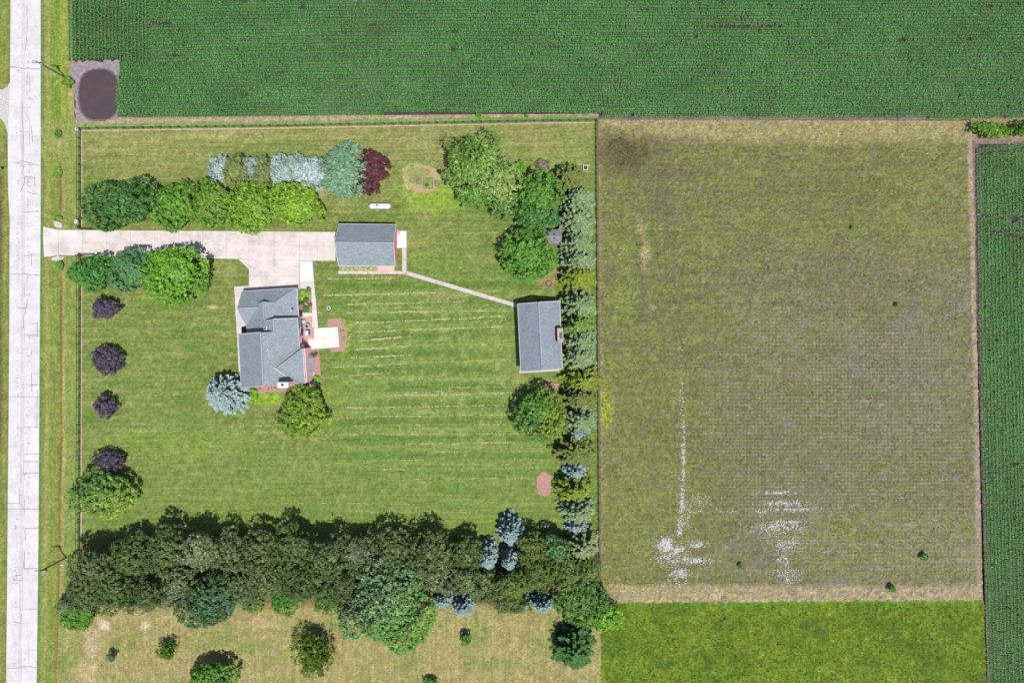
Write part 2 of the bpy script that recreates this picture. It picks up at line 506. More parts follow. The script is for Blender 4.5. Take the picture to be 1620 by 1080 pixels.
def col_lawn(px, py):
    c = base('#80904b', px)
    n = fbm(px / 60, py / 60, 1); n2 = fbm(px / 14, py / 9, 2); st = fbm(px / 90, py / 3.2, 3, 3)
    c = mixc(c, hx('#a59c66'), sstep(350, 205, py) * 0.66)
    c = mixc(c, hx('#6c8a3c'), sstep(0.45, 0.7, n) * 0.65)
    c = mixc(c, hx('#9d9a60'), sstep(0.5, 0.75, n2) * 0.55)
    c = mixc(c, hx('#6d8a3e'), sstep(0.52, 0.8, st) * 0.55)
    c = mixc(c, hx('#a5a367'), sstep(0.48, 0.2, st) * 0.45)
    # centre of the lawn: darker, mown lush grass in a grid of passes
    ctr = sstep(500, 560, px) * sstep(900, 860, px) * sstep(425, 450, py) * sstep(810, 720, py)
    c = mixc(c, hx('#648338'), ctr * 0.7)
    band = 0.5 + 0.5 * np.sin(py * 2 * np.pi / 27 + 0.6 * np.sin(px / 90))
    c = mixc(c, hx('#93a65a'), ctr * band * 0.65)
    vb = 0.5 + 0.5 * np.sin(px * 2 * np.pi / 29)
    vz = sstep(630, 680, px) * sstep(890, 850, px) * sstep(440, 500, py) * sstep(740, 680, py)
    c = mixc(c, hx('#a0a263'), vz * vb * sstep(0.4, 0.7, n2 * 0.6 + st * 0.4) * 0.8)
    # south strip and west lawn: even mid green with fine streaks
    c = mixc(c, hx('#7f9549'), sstep(690, 760, py) * 0.5)
    for (cx, cy, rx, ry, h, w) in ((675, 310, 60, 30, '#9cb04a', .7), (664, 283, 34, 25, '#c0b27c', .95), (662, 277, 26, 12, '#a2ad55', .6), (700, 320, 40, 25, '#8fb040', .6),
                                   (870, 430, 22, 30, '#a58f68', .7), (868, 415, 14, 10, '#b87f58', .7), (870, 612, 16, 14, '#b98c7c', .6),
                                   (520, 640, 30, 35, '#8ba040', .4), (425, 632, 32, 10, '#8fb53a', .8), (545, 535, 16, 30, '#84a93c', .5),
                                   (700, 470, 40, 12, '#a3a167', .5), (560, 520, 40, 20, '#94a058', .5), (600, 480, 60, 10, '#9ea45e', .4),
                                   (800, 560, 60, 60, '#94a058', .4), (560, 620, 60, 40, '#8fa255', .4), (337, 485, 8, 4, '#c7a98a', .8),
                                   (400, 215, 200, 10, '#b5ab70', .4), (240, 220, 110, 16, '#9aa05c', .4), (330, 290, 25, 12, '#838048', .6),
                                   (650, 380, 40, 20, '#9da061', .6), (690, 410, 60, 20, '#88a14b', .4), (300, 700, 160, 30, '#86a04a', .5),
                                   (500, 300, 22, 16, '#bfa984', .7), (905, 240, 30, 40, '#8aa04e', .4)):
        c = mixc(c, hx(h), blob(px, py, cx, cy, rx, ry, int(cx)) * w)
    # bare needle litter under the windbreak and the east row
    c = mixc(c, hx('#7c6c50'), sstep(842, 870, py) * 0.7)
    c = mixc(c, hx('#6f8a3c'), sstep(930, 940, px) * 0.6)
    fine = fbm(px / 4, py / 4, 8, 2)
    return c * (0.86 + 0.28 * fine)[..., None]

def col_pasture(px, py):
    c = base('#84893f', px)
    n = fbm(px / 80, py / 80, 11); n2 = 0.45 * fbm(px / 16, py / 9, 12) + 0.55 * fbm(px / 5, py / 4, 19, 2); st = fbm(px / 70, py / 3.2, 13, 3); sv = fbm(px / 3.2, py / 60, 14, 3)
    c = mixc(c, hx('#7a6f62'), sstep(0.48, 0.66, n2) * 0.55)
    c = mixc(c, hx('#879440'), sstep(0.52, 0.32, n2) * 0.7)
    c = mixc(c, hx('#6d6a4a'), sstep(0.5, 0.7, sv) * 0.5 * sstep(1160, 1040, px))
    c = mixc(c, hx('#6c6748'), sstep(0.48, 0.7, st) * 0.6)
    # broad areas
    east = sstep(1060, 1250, px) * sstep(330, 480, py)
    c = mixc(c, hx('#857a68'), east * (0.34 + 0.5 * sstep(0.42, 0.7, n)))
    rs = sstep(1200, 1350, px) * sstep(780, 830, py) * sstep(930, 900, py)
    c = mixc(c, hx('#8d9340'), rs * 0.6)
    c = mixc(c, hx('#a1968b'), rs * sstep(0.5, 0.75, st) * 0.7)
    c = mixc(c, hx('#8b8e49'), sstep(1100, 980, px) * sstep(500, 620, py) * 0.5)
    c = mixc(c, hx('#7f8750'), sstep(1400, 1540, px) * sstep(800, 300, py) * 0.4)
    # mown, paler borders
    rag = (fbm(px / 20, py / 20, 15, 3) - .5) * 14
    c = mixc(c, hx('#b0a26c'), sstep(236, 212, py + rag * 1.3) * 0.95)
    c = mixc(c, hx('#b6a07c'), sstep(197, 191, py + rag * .3) * 0.7)
    c = mixc(c, hx('#bba77c'), sstep(920, 931, py + rag * .5) * 1.0)
    c = mixc(c, hx('#b89c7e'), sstep(950, 945, px - (py - 190) * .008) * 0.7)
    c = mixc(c, hx('#9a9c58'), sstep(966, 952, px + rag * .5) * 0.5)
    e = px - np.interp(py, [190, 560, 948], [1536, 1545, 1552])
    c = mixc(c, hx('#c3a791'), sstep(-9, -4, e + rag * .12) * 0.85)
    for (cx, cy, rx, ry, h, w, s) in ((995, 240, 52, 30, '#57492f', .9, .05), (1050, 222, 50, 8, '#8a7655', .6, .08), (1075, 275, 60, 10, '#675c46', .6, .1),
                                      (1045, 320, 22, 40, '#6d6350', .5, .1), (1021, 400, 9, 26, '#c3aa85', .9, .2), (1012, 360, 8, 16, '#bfa77c', .8, .2),
                                      (958, 650, 13, 34, '#adbd35', .95, .2), (985, 400, 20, 40, '#8a9b44', .5, .1), (985, 480, 22, 50, '#8d9f42', .6, .1),
                                      (975, 545, 8, 6, '#80706a', .7, .2), (970, 590, 6, 30, '#8c9f40', .5, .1), (1030, 490, 8, 8, '#8c7f82', .6, .2),
                                      (1000, 830, 40, 70, '#879a40', .5, .1), (1080, 800, 50, 90, '#8c8f45', .4, .1), (1320, 300, 140, 20, '#6e6a3d', .4, .06),
                                      (1450, 330, 90, 60, '#8f8f4c', .4, .06), (1200, 700, 90, 80, '#83795f', .5, .06), (1420, 640, 110, 110, '#8d8272', .5, .05),
                                      (1480, 870, 60, 30, '#98907a', .4, .08), (1330, 440, 120, 60, '#7a7152', .5, .05), (1240, 560, 80, 50, '#8b8152', .4, .06)):
        c = mixc(c, hx(h), blob(px, py, cx, cy, rx, ry, int(cx + cy), 0.6, s, soft=.25) * w)
    for (cx, cy, r) in ((1290, 245, 5), (1468, 320, 5), (1517, 510, 9), (1385, 619, 5), (1345, 785, 6), (1331, 815, 6), (1315, 864, 4), (1455, 845, 5), (1488, 881, 4), (1467, 258, 5), (1093, 375, 4)):
        c = mixc(c, hx('#67932c'), blob(px, py, cx, cy, r, r * .9, int(cx), 0.25, .2) * .9)
    fine = fbm(px / 3.2, py / 3.2, 18, 2)
    c = mixc(c, hx('#8f8589'), sstep(0.5, 0.72, fbm(px / 3.5, py / 2.8, 21, 2)) * (0.35 + 0.45 * east))
    return c * (0.76 + 0.48 * fine)[..., None]

def row_mask(px, py):
    m = sstep(1060, 1260, px) * sstep(1552, 1500, px) * sstep(430, 580, py) * sstep(850, 780, py)
    m = m * (.35 + .75 * sstep(.35, .65, fbm(px / 50, py / 40, 23, 3)))
    m = np.maximum(m, .35 * sstep(1150, 1300, px) * sstep(820, 850, py) * sstep(925, 900, py))
    m = np.maximum(m, .05 * sstep(230, 260, py) * sstep(930, 900, py))
    m = m * (.45 + .8 * fbm(px / 9, py / 6, 24, 3))
    return np.clip(m * 1.5, 0, .85)

def col_dry(px, py):
    c = base('#aa9f69', px)
    n = fbm(px / 50, py / 30, 31); sv = fbm(px / 2.6, py / 40, 32, 3); n2 = fbm(px / 9, py / 9, 33)
    c = mixc(c, hx('#8c9652'), sstep(0.5, 0.72, n) * 0.75)
    c = mixc(c, hx('#c3b184'), sstep(0.55, 0.8, sv) * 0.5)
    c = mixc(c, hx('#94935a'), sstep(0.45, 0.2, sv) * 0.4)
    c = mixc(c, hx('#b7a877'), sstep(0.55, 0.8, n2) * 0.4)
    c = mixc(c, hx('#8a9a52'), sstep(135, 95, px) * 0.5)
    for (cx, cy, rx, ry, h, w) in ((165, 988, 14, 9, '#dccbb0', .9), (145, 1020, 14, 28, '#c9b592', .8), (235, 990, 10, 8, '#d2bd98', .5), (140, 1065, 22, 20, '#c6b48a', .5),
                                   (228, 990, 7, 9, '#d9c7ab', .8), (540, 985, 20, 20, '#85964e', .6), (345, 1010, 40, 26, '#8d9a56', .6), (755, 1000, 16, 30, '#86994c', .6),
                                   (450, 1035, 8, 8, '#93a545', .7), (420, 985, 30, 10, '#cbb88c', .5)):
        c = mixc(c, hx(h), blob(px, py, cx, cy, rx, ry, int(cx), .5, .15) * w)
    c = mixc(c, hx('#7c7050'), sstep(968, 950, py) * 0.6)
    return c * (0.88 + 0.24 * fbm(px / 3.5, py / 3.5, 34, 2))[..., None]

def col_meadow(px, py):
    c = base('#748c2c', px)
    n = fbm(px / 30, py / 30, 41); n2 = fbm(px / 7, py / 7, 42)
    c = mixc(c, hx('#5a7826'), sstep(0.42, 0.7, n) * 0.8)
    c = mixc(c, hx('#8c9a34'), sstep(0.52, 0.76, n2) * 0.65)
    c = mixc(c, hx('#517f22'), sstep(0.42, 0.2, n2) * 0.5)
    c = mixc(c, hx('#6d9a33'), sstep(962, 950, py) * 0.5)
    c = mixc(c, hx('#a8995f'), sstep(1553, 1560, px - (py - 950) * 0.045) * .8)
    return c * (0.86 + 0.28 * fbm(px / 3.5, py / 3.5, 44, 2))[..., None]

def col_verge(px, py):
    ditch = np.interp(py, [190, 430, 700, 860, 1080, 1340], [93, 93.5, 93.5, 91, 86.5, 82])
    south = sstep(400, 440, py) + sstep(245, 300, py) * sstep(338, 325, py)
    wob = (fbm(px / 6, py / 25, 51, 3) - .5) * 5
    e = px - np.interp(py, [0, 340, 520, 860, 1080], [64.5, 64.5, 63, 61, 58])
    c = base('#8f9853', px)
    c = mixc(c, hx('#6f9048'), sstep(7, 2, e + wob * .5))
    c = mixc(c, hx('#aaa462'), np.exp(-((e - 12 + wob * .6) / 3) ** 2) * .8)
    c = mixc(c, hx('#7b9a3a'), np.exp(-((px - ditch + 9 + wob) / 5) ** 2) * .6)
    c = mixc(c, hx('#8a6730'), np.exp(-((px - ditch - 1 + wob * .25) / 2.2) ** 2) * .75 * np.clip(south, 0, 1))
    c = mixc(c, hx('#b8ae6a'), np.exp(-((px - ditch - 7 + wob * .3) / 3) ** 2) * .8 * np.clip(south, 0, 1))
    c = mixc(c, hx('#8ba150'), sstep(103, 110, px) * .7)
    nth = sstep(195, 180, py)
    c = mixc(c, hx('#a2ab45'), nth * np.exp(-((e - 34) / 6) ** 2) * .8)
    c = mixc(c, hx('#6f9a35'), nth * np.exp(-((e - 27 + wob) / 4) ** 2) * .7)
    c = mixc(c, hx('#b7a468'), nth * sstep(43, 47, e + wob * .5) * .7)
    mid = sstep(185, 200, py) * sstep(262, 240, py)
    c = mixc(c, hx('#9fa35c'), mid * .6)
    for (cx, cy, rx, ry, h, w) in ((92, 212, 7, 8, '#5f8f3a', .9), (93, 270, 5, 10, '#86a63a', .7), (92, 222, 10, 4, '#b3a873', .6), (84, 118, 8, 6, '#b9b07a', .5), (90, 130, 3, 2, '#ddcfae', .7)):
        c = mixc(c, hx(h), blob(px, py, cx, cy, rx, ry, int(cy), .4, .2) * w)
    c = mixc(c, hx('#9c9a58'), sstep(0.55, 0.8, fbm(px / 8, py / 16, 53)) * .4)
    return c * (0.88 + 0.24 * fbm(px / 3, py / 5, 54, 2))[..., None]

def z_verge(px, py):
    ditch = np.interp(py, [190, 430, 700, 860, 1080, 1340], [93, 93.5, 93.5, 91, 86.5, 82])
    south = np.clip(sstep(415, 445, py) + sstep(245, 300, py) * sstep(338, 325, py), 0, 1)
    return -0.34 * np.exp(-((px - ditch - 0.5) / 3.2) ** 2) * south

def col_west(px, py):
    c = base('#878f4a', px)
    e = px - np.interp(py, [0, 215, 345, 860, 1080], [17, 12.5, 15.5, 12, 10])
    c = mixc(c, hx('#9aa455'), sstep(-4, -8, e) * .5)
    w = sstep(-11, -14, e + (fbm(px / 5, py / 12, 61) - .5) * 4) * sstep(900, 700, py) * sstep(200, 230, py)
    c = mixc(c, hx('#6c5a44'), w * .8)
    c = mixc(c, hx('#6f8f3f'), sstep(0.5, 0.75, fbm(px / 12, py / 20, 62)) * .5)
    return c * (0.88 + 0.24 * fbm(px / 3, py / 5, 63, 2))[..., None]

def col_soil(px, py):
    c = base('#4e4840', px)
    c = mixc(c, hx('#94807a'), sstep(0.5, 0.75, fbm(px / 20, py / 20, 71)) * .35)
    far = np.maximum(sstep(-66, -72, py), sstep(1694, 1702, px))
    c = mixc(c, hx('#2f6430'), far)
    c = mixc(c, hx('#b39b8c'), sstep(182, 188, py) * sstep(230, 190, py) * .7)
    return c * (0.88 + 0.24 * fbm(px / 3, py / 3, 72, 2))[..., None]

def col_margin(px, py):
    top = np.interp(px, [120, 945], [190, 180]); bot = np.interp(px, [120, 945], [204, 191])
    t = np.clip((py - top) / (bot - top), 0, 1) + (fbm(px / 18, py / 5, 81, 3) - .5) * .5
    c = base('#bda18c', px)
    c = mixc(c, hx('#8aa25c'), sstep(.3, .55, t))
    c = mixc(c, hx('#8fa75c'), sstep(0.5, 0.7, fbm(px / 25, py / 5, 82)) * .5)
    c = mixc(c, hx('#6f9a4a'), sstep(640, 760, px) * sstep(.1, .4, t) * .6)
    return c * (0.88 + 0.24 * fbm(px / 3, py / 3, 83, 2))[..., None]

def col_eastsoil(px, py):
    c = col_soil(px, py)
    e = px - np.interp(py, [225, 560, 948, 1340], [1539, 1546, 1554, 1570])
    c = mixc(c, hx('#a48e86'), sstep(9, 4, e) * .8)
    c = mixc(c, hx('#c4a893'), sstep(5, 1, e) * sstep(700, 850, py) * .8)
    return c

def col_hedge(px, py):
    c = base('#a99676', px)
    c = mixc(c, hx('#86903f'), sstep(0.45, 0.7, fbm(px / 12, py / 8, 91)) * .7)
    c = mixc(c, hx('#8a7a7e'), sstep(216, 226, py) * .8)
    return c * (0.88 + 0.24 * fbm(px / 3, py / 3, 92, 2))[..., None]

g = MB().add([(-3000, -3000, -0.5), (3000, -3000, -0.5), (3000, 3000, -0.5), (-3000, 3000, -0.5)], [(0, 1, 2, 3)]).build('ground', M['far'])
tag(g, kind='structure')
YT, YB, XL, XR = -260, 1340, -330, 1960
zone('verge', [(58, YT), (132, YT), (132, YB), (52, YB)], 0.33, 0.0, col_verge, M['verge'], 0, z_verge)
zone('roadside_grass', [(XL, YT), (22, YT), (16, YB), (XL, YB)], 0.8, 0.0, col_west, M['verge'])
zone('corn_soil', [(110, YT), (XR, YT), (XR, 189), (118, 191)], 0.9, 0.004, col_soil, M['soil'], 0.25)
zone('field_margin', [(120, 186), (947, 180), (946, 193), (120, 206)], 0.3, 0.008, col_margin, M['verge'], 0.1)
zone('lawn', [(127, 204), (944, 191), (950, 962), (122, 968)], 0.42, 0.012, col_lawn, M['lawn'], 0.12)
zone('pasture', [(944, 190), (1538, 191), (1555, 952), (951, 956)], 0.40, 0.008, col_pasture, M['pasture'], 0.15, None, row_mask)
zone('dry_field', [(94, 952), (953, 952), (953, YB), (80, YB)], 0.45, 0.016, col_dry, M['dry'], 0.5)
zone('meadow', [(951, 953), (1556, 949), (1572, YB), (951, YB)], 0.5, 0.020, col_meadow, M['meadow'], 0.6)
zone('corn_soil', [(1538, 222), (XR, 222), (XR, YB), (1569, YB)], 0.8, 0.012, col_eastsoil, M['soil'], 0.1)
zone('hedge_bank', [(1536, 187), (XR, 187), (XR, 228), (1539, 228)], 0.5, 0.016, col_hedge, M['soil'], 0.15)

# ------------------------------------------------------------------ road
ry_ = [-260, 0, 140, 215, 300, 345, 520, 700, 860, 1080, 1340]
xl_ = [19, 17, 16, 12.5, 13, 15.5, 15, 13.5, 12, 10, 7]
xr_ = [66, 64.5, 64.5, 64.5, 64.5, 64.5, 63, 62, 61, 58, 55]
xc_ = [41, 40, 38.5, 37.5, 39, 39.5, 38.5, 37.5, 36.5, 34, 31]
def rx(y, t): return float(np.interp(y, ry_, t))
def road_strip(fa, fb, y0, y1, z0, z1):
    ys = [y0] + [y for y in ry_ if y0 < y < y1] + [y1]
    return MB().prism(XY([(fa(y), y) for y in ys] + [(fb(y), y) for y in reversed(ys)]), z0, z1)
road = road_strip(lambda y: rx(y, xl_) + .15, lambda y: rx(y, xr_) - .15, YT, YB, -0.05, 0.02).build('road', M['joint'])
tag(road, kind='structure')
g_ = 0.13   # half joint in pixels
left_j = [-260, -120, 107, 257.5, 433.5, 627, 795.5, 804.5, 913, 1056, 1200, 1340]
right_j = [-260, -120, 109, 261, 335, 405, 435, 531, 608, 627.5, 675.5, 717.5, 729.5, 748, 805, 835, 898.5, 963, 1054.5, 1200, 1340]
for js, fa, fb in ((left_j, lambda y: rx(y, xl_), lambda y: rx(y, xc_) - g_), (right_j, lambda y: rx(y, xc_) + g_, lambda y: rx(y, xr_))):
    for a, b in zip(js[:-1], js[1:]):
        road_strip(fa, fb, a + g_, b - g_, -0.04, 0.04).build('road_slab', M['road'], road)
road_strip(lambda y: rx(y, xc_) - 5.2, lambda y: rx(y, xc_) - 1.2, YT, YB, 0.03, 0.044).build('worn_strip', M['road_wear'], road)
for a, b in ((-80, -58), (50, 72), (137, 160), (225, 253), (315, 340), (495, 515), (585, 606), (676, 697), (765, 787), (855, 872), (945, 966), (1032, 1054)):
    road_strip(lambda y: rx(y, xc_) - 1.0, lambda y: rx(y, xc_) - 0.25, a, b, 0.036, 0.045).build('lane_dash', M['paint'], road)
CR = [[(43, 7), (43, 50), (41.5, 68), (40.5, 80)], [(16.5, 106), (30, 107), (39, 110), (45, 107), (52, 109), (63, 110)], [(43, 115), (43, 128), (40, 137)],
      [(46, 115), (47.5, 135), (46, 147)], [(51, 96.5), (57, 96)], [(47, 157.5), (53, 157.5)], [(36, 163), (35, 182), (35.5, 195), (37, 205), (36.5, 255)],
      [(41, 180), (47, 193), (47, 230)], [(50, 200), (50, 206), (52, 225)], [(25, 257.5), (34, 258.5), (37, 263), (36, 275), (39.5, 281), (39, 290), (33, 303)],
      [(34, 255), (45, 257), (62, 262)], [(40, 280), (55, 281), (55.5, 294)], [(44, 283), (44, 292), (47, 298)], [(44, 303), (49, 306), (60, 307)],
      [(37, 336), (45, 336), (62, 334)], [(44.5, 313), (44.5, 327), (42.5, 330)], [(37, 404), (44, 405), (50, 402), (68, 402)], [(45, 398), (46, 402)],
      [(66, 389), (65.5, 404)], [(50, 403), (50, 420)], [(15.5, 433.5), (35, 434), (39, 432), (48, 435), (62, 435.5)], [(45, 434), (41.5, 448), (44, 458)],
      [(38.5, 450), (38.5, 469)], [(44, 473), (42, 487), (28, 487.5)], [(41, 488), (40, 495), (37.5, 500), (37.5, 520)], [(50, 512), (61, 511)], [(59, 511), (59.5, 532)],
      [(39, 529), (46, 529), (60, 531)], [(50, 590), (51, 620)], [(50, 555), (50.5, 562)], [(46, 610), (61, 608)], [(59, 617), (58.5, 675)], [(15, 627), (35, 627.5), (62, 627.5)],
      [(26, 677), (45, 675.5), (60, 675)], [(38, 718), (61, 717.5)], [(38, 729), (61, 730)], [(38, 749), (60, 747.5)], [(39, 749), (39, 760)], [(30.5, 772), (31, 795)],
      [(13, 795.5), (30, 795.5), (36, 800), (37, 804)], [(13, 804.5), (61, 805)], [(39.5, 790), (39.5, 812)], [(60, 834), (41, 836), (39.5, 840), (40, 855)],
      [(37, 885), (38.5, 899), (61, 898.5)], [(20.5, 914), (22, 917), (36, 917)], [(25, 909.5), (36, 909)], [(39, 872), (38.5, 898)], [(36, 963), (59, 962.5)],
      [(34, 970), (33, 985), (22, 983)], [(45, 1028), (58, 1027.5)], [(46, 1029), (45.5, 1050)], [(12, 1056), (30, 1056), (36, 1053), (57, 1054.5)]]
rr = random.Random(3)
for line in CR:
    pts = []
    for (x0, y0), (x1, y1) in zip(line[:-1], line[1:]):
        n = max(2, int(math.hypot(x1 - x0, y1 - y0) / 4))
        for k in range(n):
            t = k / n
            pts.append((x0 + (x1 - x0) * t + rr.uniform(-.35, .35), y0 + (y1 - y0) * t + rr.uniform(-.35, .35)))
    pts.append(line[-1])
    MB().ribbon(XY(pts), rr.uniform(0.06, 0.11), 0.048).build('sealed_crack', M['tar'], road)
mb = MB()
for colx in (-12, -9.5, 5.5, 8.5):
    y = -40.0
    while y < 1120:
        y += rr.expovariate(1 / 7.0)
        if vn(np.array([y / 45.0]), np.array([colx]), 4)[0] < .4: continue
        x = rx(y, xc_) + colx + rr.uniform(-1.2, 1.2)
        w = rr.uniform(.04, .1)
        cx, cy, _ = P(x, y)
        mb.add([(cx - w, cy - w * .8, .05), (cx + w, cy - w * .6, .05), (cx + w * .7, cy + w, .05), (cx - w * .8, cy + w * .9, .05)], [(0, 1, 2, 3)])
tag(mb.build('tar_spots', M['tar'], road), kind='stuff')
# gravel side lane on the west
def rag_poly(pts, step=2.0, amp=0.6, seed=0):
    r = random.Random(seed); out = []
    for (x0, y0), (x1, y1) in zip(pts, pts[1:] + pts[:1]):
        n = max(1, int(math.hypot(x1 - x0, y1 - y0) / step))
        for k in range(n):
            t = k / n
            out.append((x0 + (x1 - x0) * t + r.uniform(-amp, amp), y0 + (y1 - y0) * t + r.uniform(-amp, amp)))
    return out
def sheet(name, pts, mat, z, kind='structure', amp=0.6, step=2.0, seed=1, parent=None):
    o = MB().prism(XY(rag_poly(pts, step, amp, seed)), -0.03, z).build(name, mat, parent)
    if parent is None: tag(o, kind=kind)
    return o
sheet('gravel_lane', [(-330, 143), (3, 142), (12, 138), (16.5, 128), (16, 160), (13, 214), (8, 196), (0, 187), (-330, 186)], M['gravel'], 0.022, seed=2)

# ------------------------------------------------------------------ driveway, walks, patio
drive = MB().prism(XY([(69, 359), (95, 364), (530, 367.5), (530, 412), (498, 413), (497, 446), (474, 447), (474, 468), (394, 468), (394, 427), (377, 410), (94, 403), (70, 406)]), -0.03, 0.03).build('driveway', M['joint'])
tag(drive, kind='structure')
def slabs(parent, polys, mat, name='slab', z=0.07):
    for p in polys:
        cx = sum(a for a, b in p) / len(p); cy = sum(b for a, b in p) / len(p)
        q = []
        for a, b in p:
            d = math.hypot(a - cx, b - cy)
            q.append((cx + (a - cx) * (1 - .16 / d), cy + (b - cy) * (1 - .16 / d)))
        MB().prism(XY(q), -0.02, z).build(name, mat, parent)
north = lambda x: 363.7 + (x - 93) * 3.3 / 437
south = lambda x: 403.3 + (x - 93) * 6.5 / 284
midl = lambda x: 384 + (x - 93) * 4.6 / 300
slabs(drive, [[(68.5, 358.5), (78, 360.5), (93, 363.7), (93, 384), (68.5, 383)], [(68.5, 383), (93, 384), (93, 403.3), (80, 405.5), (70, 406.5)]], M['drive'])
xs = [93, 131, 169, 207, 245, 283, 321, 359, 394]
for a, b in zip(xs[:-1], xs[1:]):
    so = lambda x: south(x) if x < 378 else 410
    slabs(drive, [[(a, north(a)), (b, north(b)), (b, midl(b)), (a, midl(a))], [(a, midl(a)), (b, midl(b)), (b, so(b)), (a, so(a))]], M['drive'])
slabs(drive, [[(377.5, 410), (394, 410.2), (394, 426.5)]], M['drive'])
for a, b in ((394, 434), (434, 474)):
    slabs(drive, [[(a, north(a)), (b, north(b)), (b, 389), (a, 388.6)], [(a, 388.6), (b, 389), (b, 412), (a, 411)], [(a, 411), (b, 412), (b, 437), (a, 436.5)], [(a, 436.5), (b, 437), (b, 468), (a, 468)]], M['drive'])
for a, b in ((474, 502), (502, 531)):
    slabs(drive, [[(a, north(a)), (b, north(b)), (b, 390), (a, 389.5)], [(a, 389.5), (b, 390), (b, 412.5), (a, 412.5)]], M['drive_new'])
slabs(drive, [[(474.3, 412.8), (494.5, 413), (496.8, 446), (474.8, 447)]], M['white_conc'])
walk = MB().prism(XY([(474.5, 447), (497, 446.5), (504, 519), (488, 520)]), -0.03, 0.03).build('house_walk', M['joint'])
tag(walk, kind='structure')
slabs(walk, [[(474.8, 447.3), (496.9, 446.4), (497.8, 456), (475, 456)], [(492.5, 456), (497.8, 456), (501, 489), (494, 489)], [(478, 495), (494, 495), (494, 489), (501, 489), (503.5, 519), (494.5, 519), (494, 500), (478, 500)]], M['drive_new'])
patio = MB().prism(XY([(486, 518), (534.5, 516.5), (537.5, 549.5), (487, 553)]), -0.03, 0.03).build('patio', M['joint'])
tag(patio, kind='structure')
slabs(patio, [[(496, 519.3), (534.6, 516.8), (536, 533), (496.5, 535.5)], [(487, 536), (512, 534.6), (513.5, 551), (487, 552.5)], [(512, 534.6), (536, 533), (537.2, 549), (513.5, 551)]], M['white_conc'])
pv = MB().prism(XY([(470, 497), (494, 501), (495.5, 536), (486, 536), (486, 556), (470, 556)]), -0.03, 0.05).build('paver_terrace', M['pavers'])
tag(pv, kind='structure')
ww = MB().prism(XY([(370, 453), (394, 452), (394, 470), (383, 470), (388, 590), (379, 590), (374.5, 520)]), -0.03, 0.03).build('west_walk', M['joint'])
tag(ww, kind='structure')
slabs(ww, [[(370.3, 453.3), (394, 452.2), (394, 468), (371.5, 468)], [(371.5, 468), (390, 468), (390, 500), (373, 500)], [(373, 500), (392, 500), (392, 530), (375, 530)], [(375, 530), (390, 530), (390, 560), (376.5, 560)], [(376.5, 560), (390, 560), (390, 588), (378, 588)]], M['drive'])
gw = MB().prism(XY([(535, 428), (636, 429), (636, 393), (626, 393), (626, 365), (643.5, 365), (643.5, 433.5), (535, 433)]), -0.03, 0.03).build('garage_walk', M['joint'])
tag(gw, kind='structure')
slabs(gw, [[(626, 365.3), (643.2, 365.3), (643.2, 392.5), (626, 392.5)]], M['white_conc'])
slabs(gw, [[(636.2, 392.8), (643.2, 392.8), (643.2, 411), (636.2, 411)], [(636.2, 411), (643.2, 411), (643.2, 430), (636.2, 430)]], M['path'])
xs = np.linspace(535, 643.2, 8)
for a, b in zip(xs[:-1], xs[1:]):
    slabs(gw, [[(a, 428.3), (b, 428.6 if b < 630 else 430), (b, 433.6), (a, 433.2)]], M['path'])
p0 = np.array([642.0, 431.5]); p1 = np.array([818.0, 483.5]); d = (p1 - p0) / np.linalg.norm(p1 - p0); nrm = np.array([-d[1], d[0]]) * 3.1
gp = MB().prism(XY([tuple(p0 + nrm), tuple(p1 + nrm), tuple(p1 - nrm), tuple(p0 - nrm)]), -0.03, 0.03).build('garden_path', M['joint'])
tag(gp, kind='structure')
for k in range(15):
    a = p0 + (p1 - p0) * k / 15; b = p0 + (p1 - p0) * (k + 1) / 15
    slabs(gp, [[tuple(a + nrm), tuple(b + nrm), tuple(b - nrm), tuple(a - nrm)]], M['path'])
bs_ = MB().prism(XY([(821, 586), (886, 582), (886, 586.5), (822, 590)]), -0.03, 0.05).build('barn_apron', M['path'])
tag(bs_, kind='structure')

# ------------------------------------------------------------------ planting beds, mud, pond
sheet('mulch_bed', [(518, 505), (538, 503), (549, 511), (554, 530), (551, 556), (524, 557), (521, 551), (538, 549), (535, 516), (519, 517)], M['mulch'], 0.035, seed=3)
sheet('mulch_bed', [(474.5, 456), (492, 456), (494, 488), (491, 495), (478, 495)], M['mulch'], 0.035, amp=.3, seed=4)
sheet('mulch_bed', [(397, 606), (455, 603), (486, 600), (486, 553), (504, 552), (508, 606), (490, 615), (455, 619), (404, 621)], M['mulch'], 0.031, amp=.4, seed=5)
sheet('mulch_bed', [(536, 420), (622, 420), (622, 428.5), (536, 428)], M['mulch'], 0.024, amp=.2, seed=6)
sheet('mulch_bed', [(850, 756), (855, 749), (864, 746), (871, 752), (873, 768), (870, 782), (860, 785), (851, 780), (848, 768)], M['mulch'], 0.030, amp=1.3, step=2.5, seed=7)
sheet('mulch_bed', [(866, 607), (884, 607), (884, 626), (873, 624)], M['mulch'], 0.030, amp=1., seed=8)
sheet('paver_strip', [(597, 421), (624, 421), (624, 428.3), (597, 428.2)], M['pavers'], 0.06, amp=.05, seed=9)
sheet('mud_flat', [(112, 98), (140, 97), (190, 96), (189, 112), (187, 125), (190, 150), (188, 175), (184, 190), (128, 193), (119, 188), (119, 165), (117, 145), (112, 128)], M['mud'], 0.030, amp=2.4, step=4.0, seed=10)
pond_pts = [(157 + 31.5 * math.copysign(abs(math.cos(a)) ** .72, math.cos(a)), 150 - 39.5 * math.copysign(abs(math.sin(a)) ** .8, math.sin(a))) for a in [k / 40 * 2 * math.pi for k in range(40)]]
sheet('wet_bank', [(157 + (x - 157) * 1.09, 150 + (y - 150) * 1.06) for x, y in pond_pts], M['wet_bank'], 0.036, amp=1.1, step=2.0, seed=51)
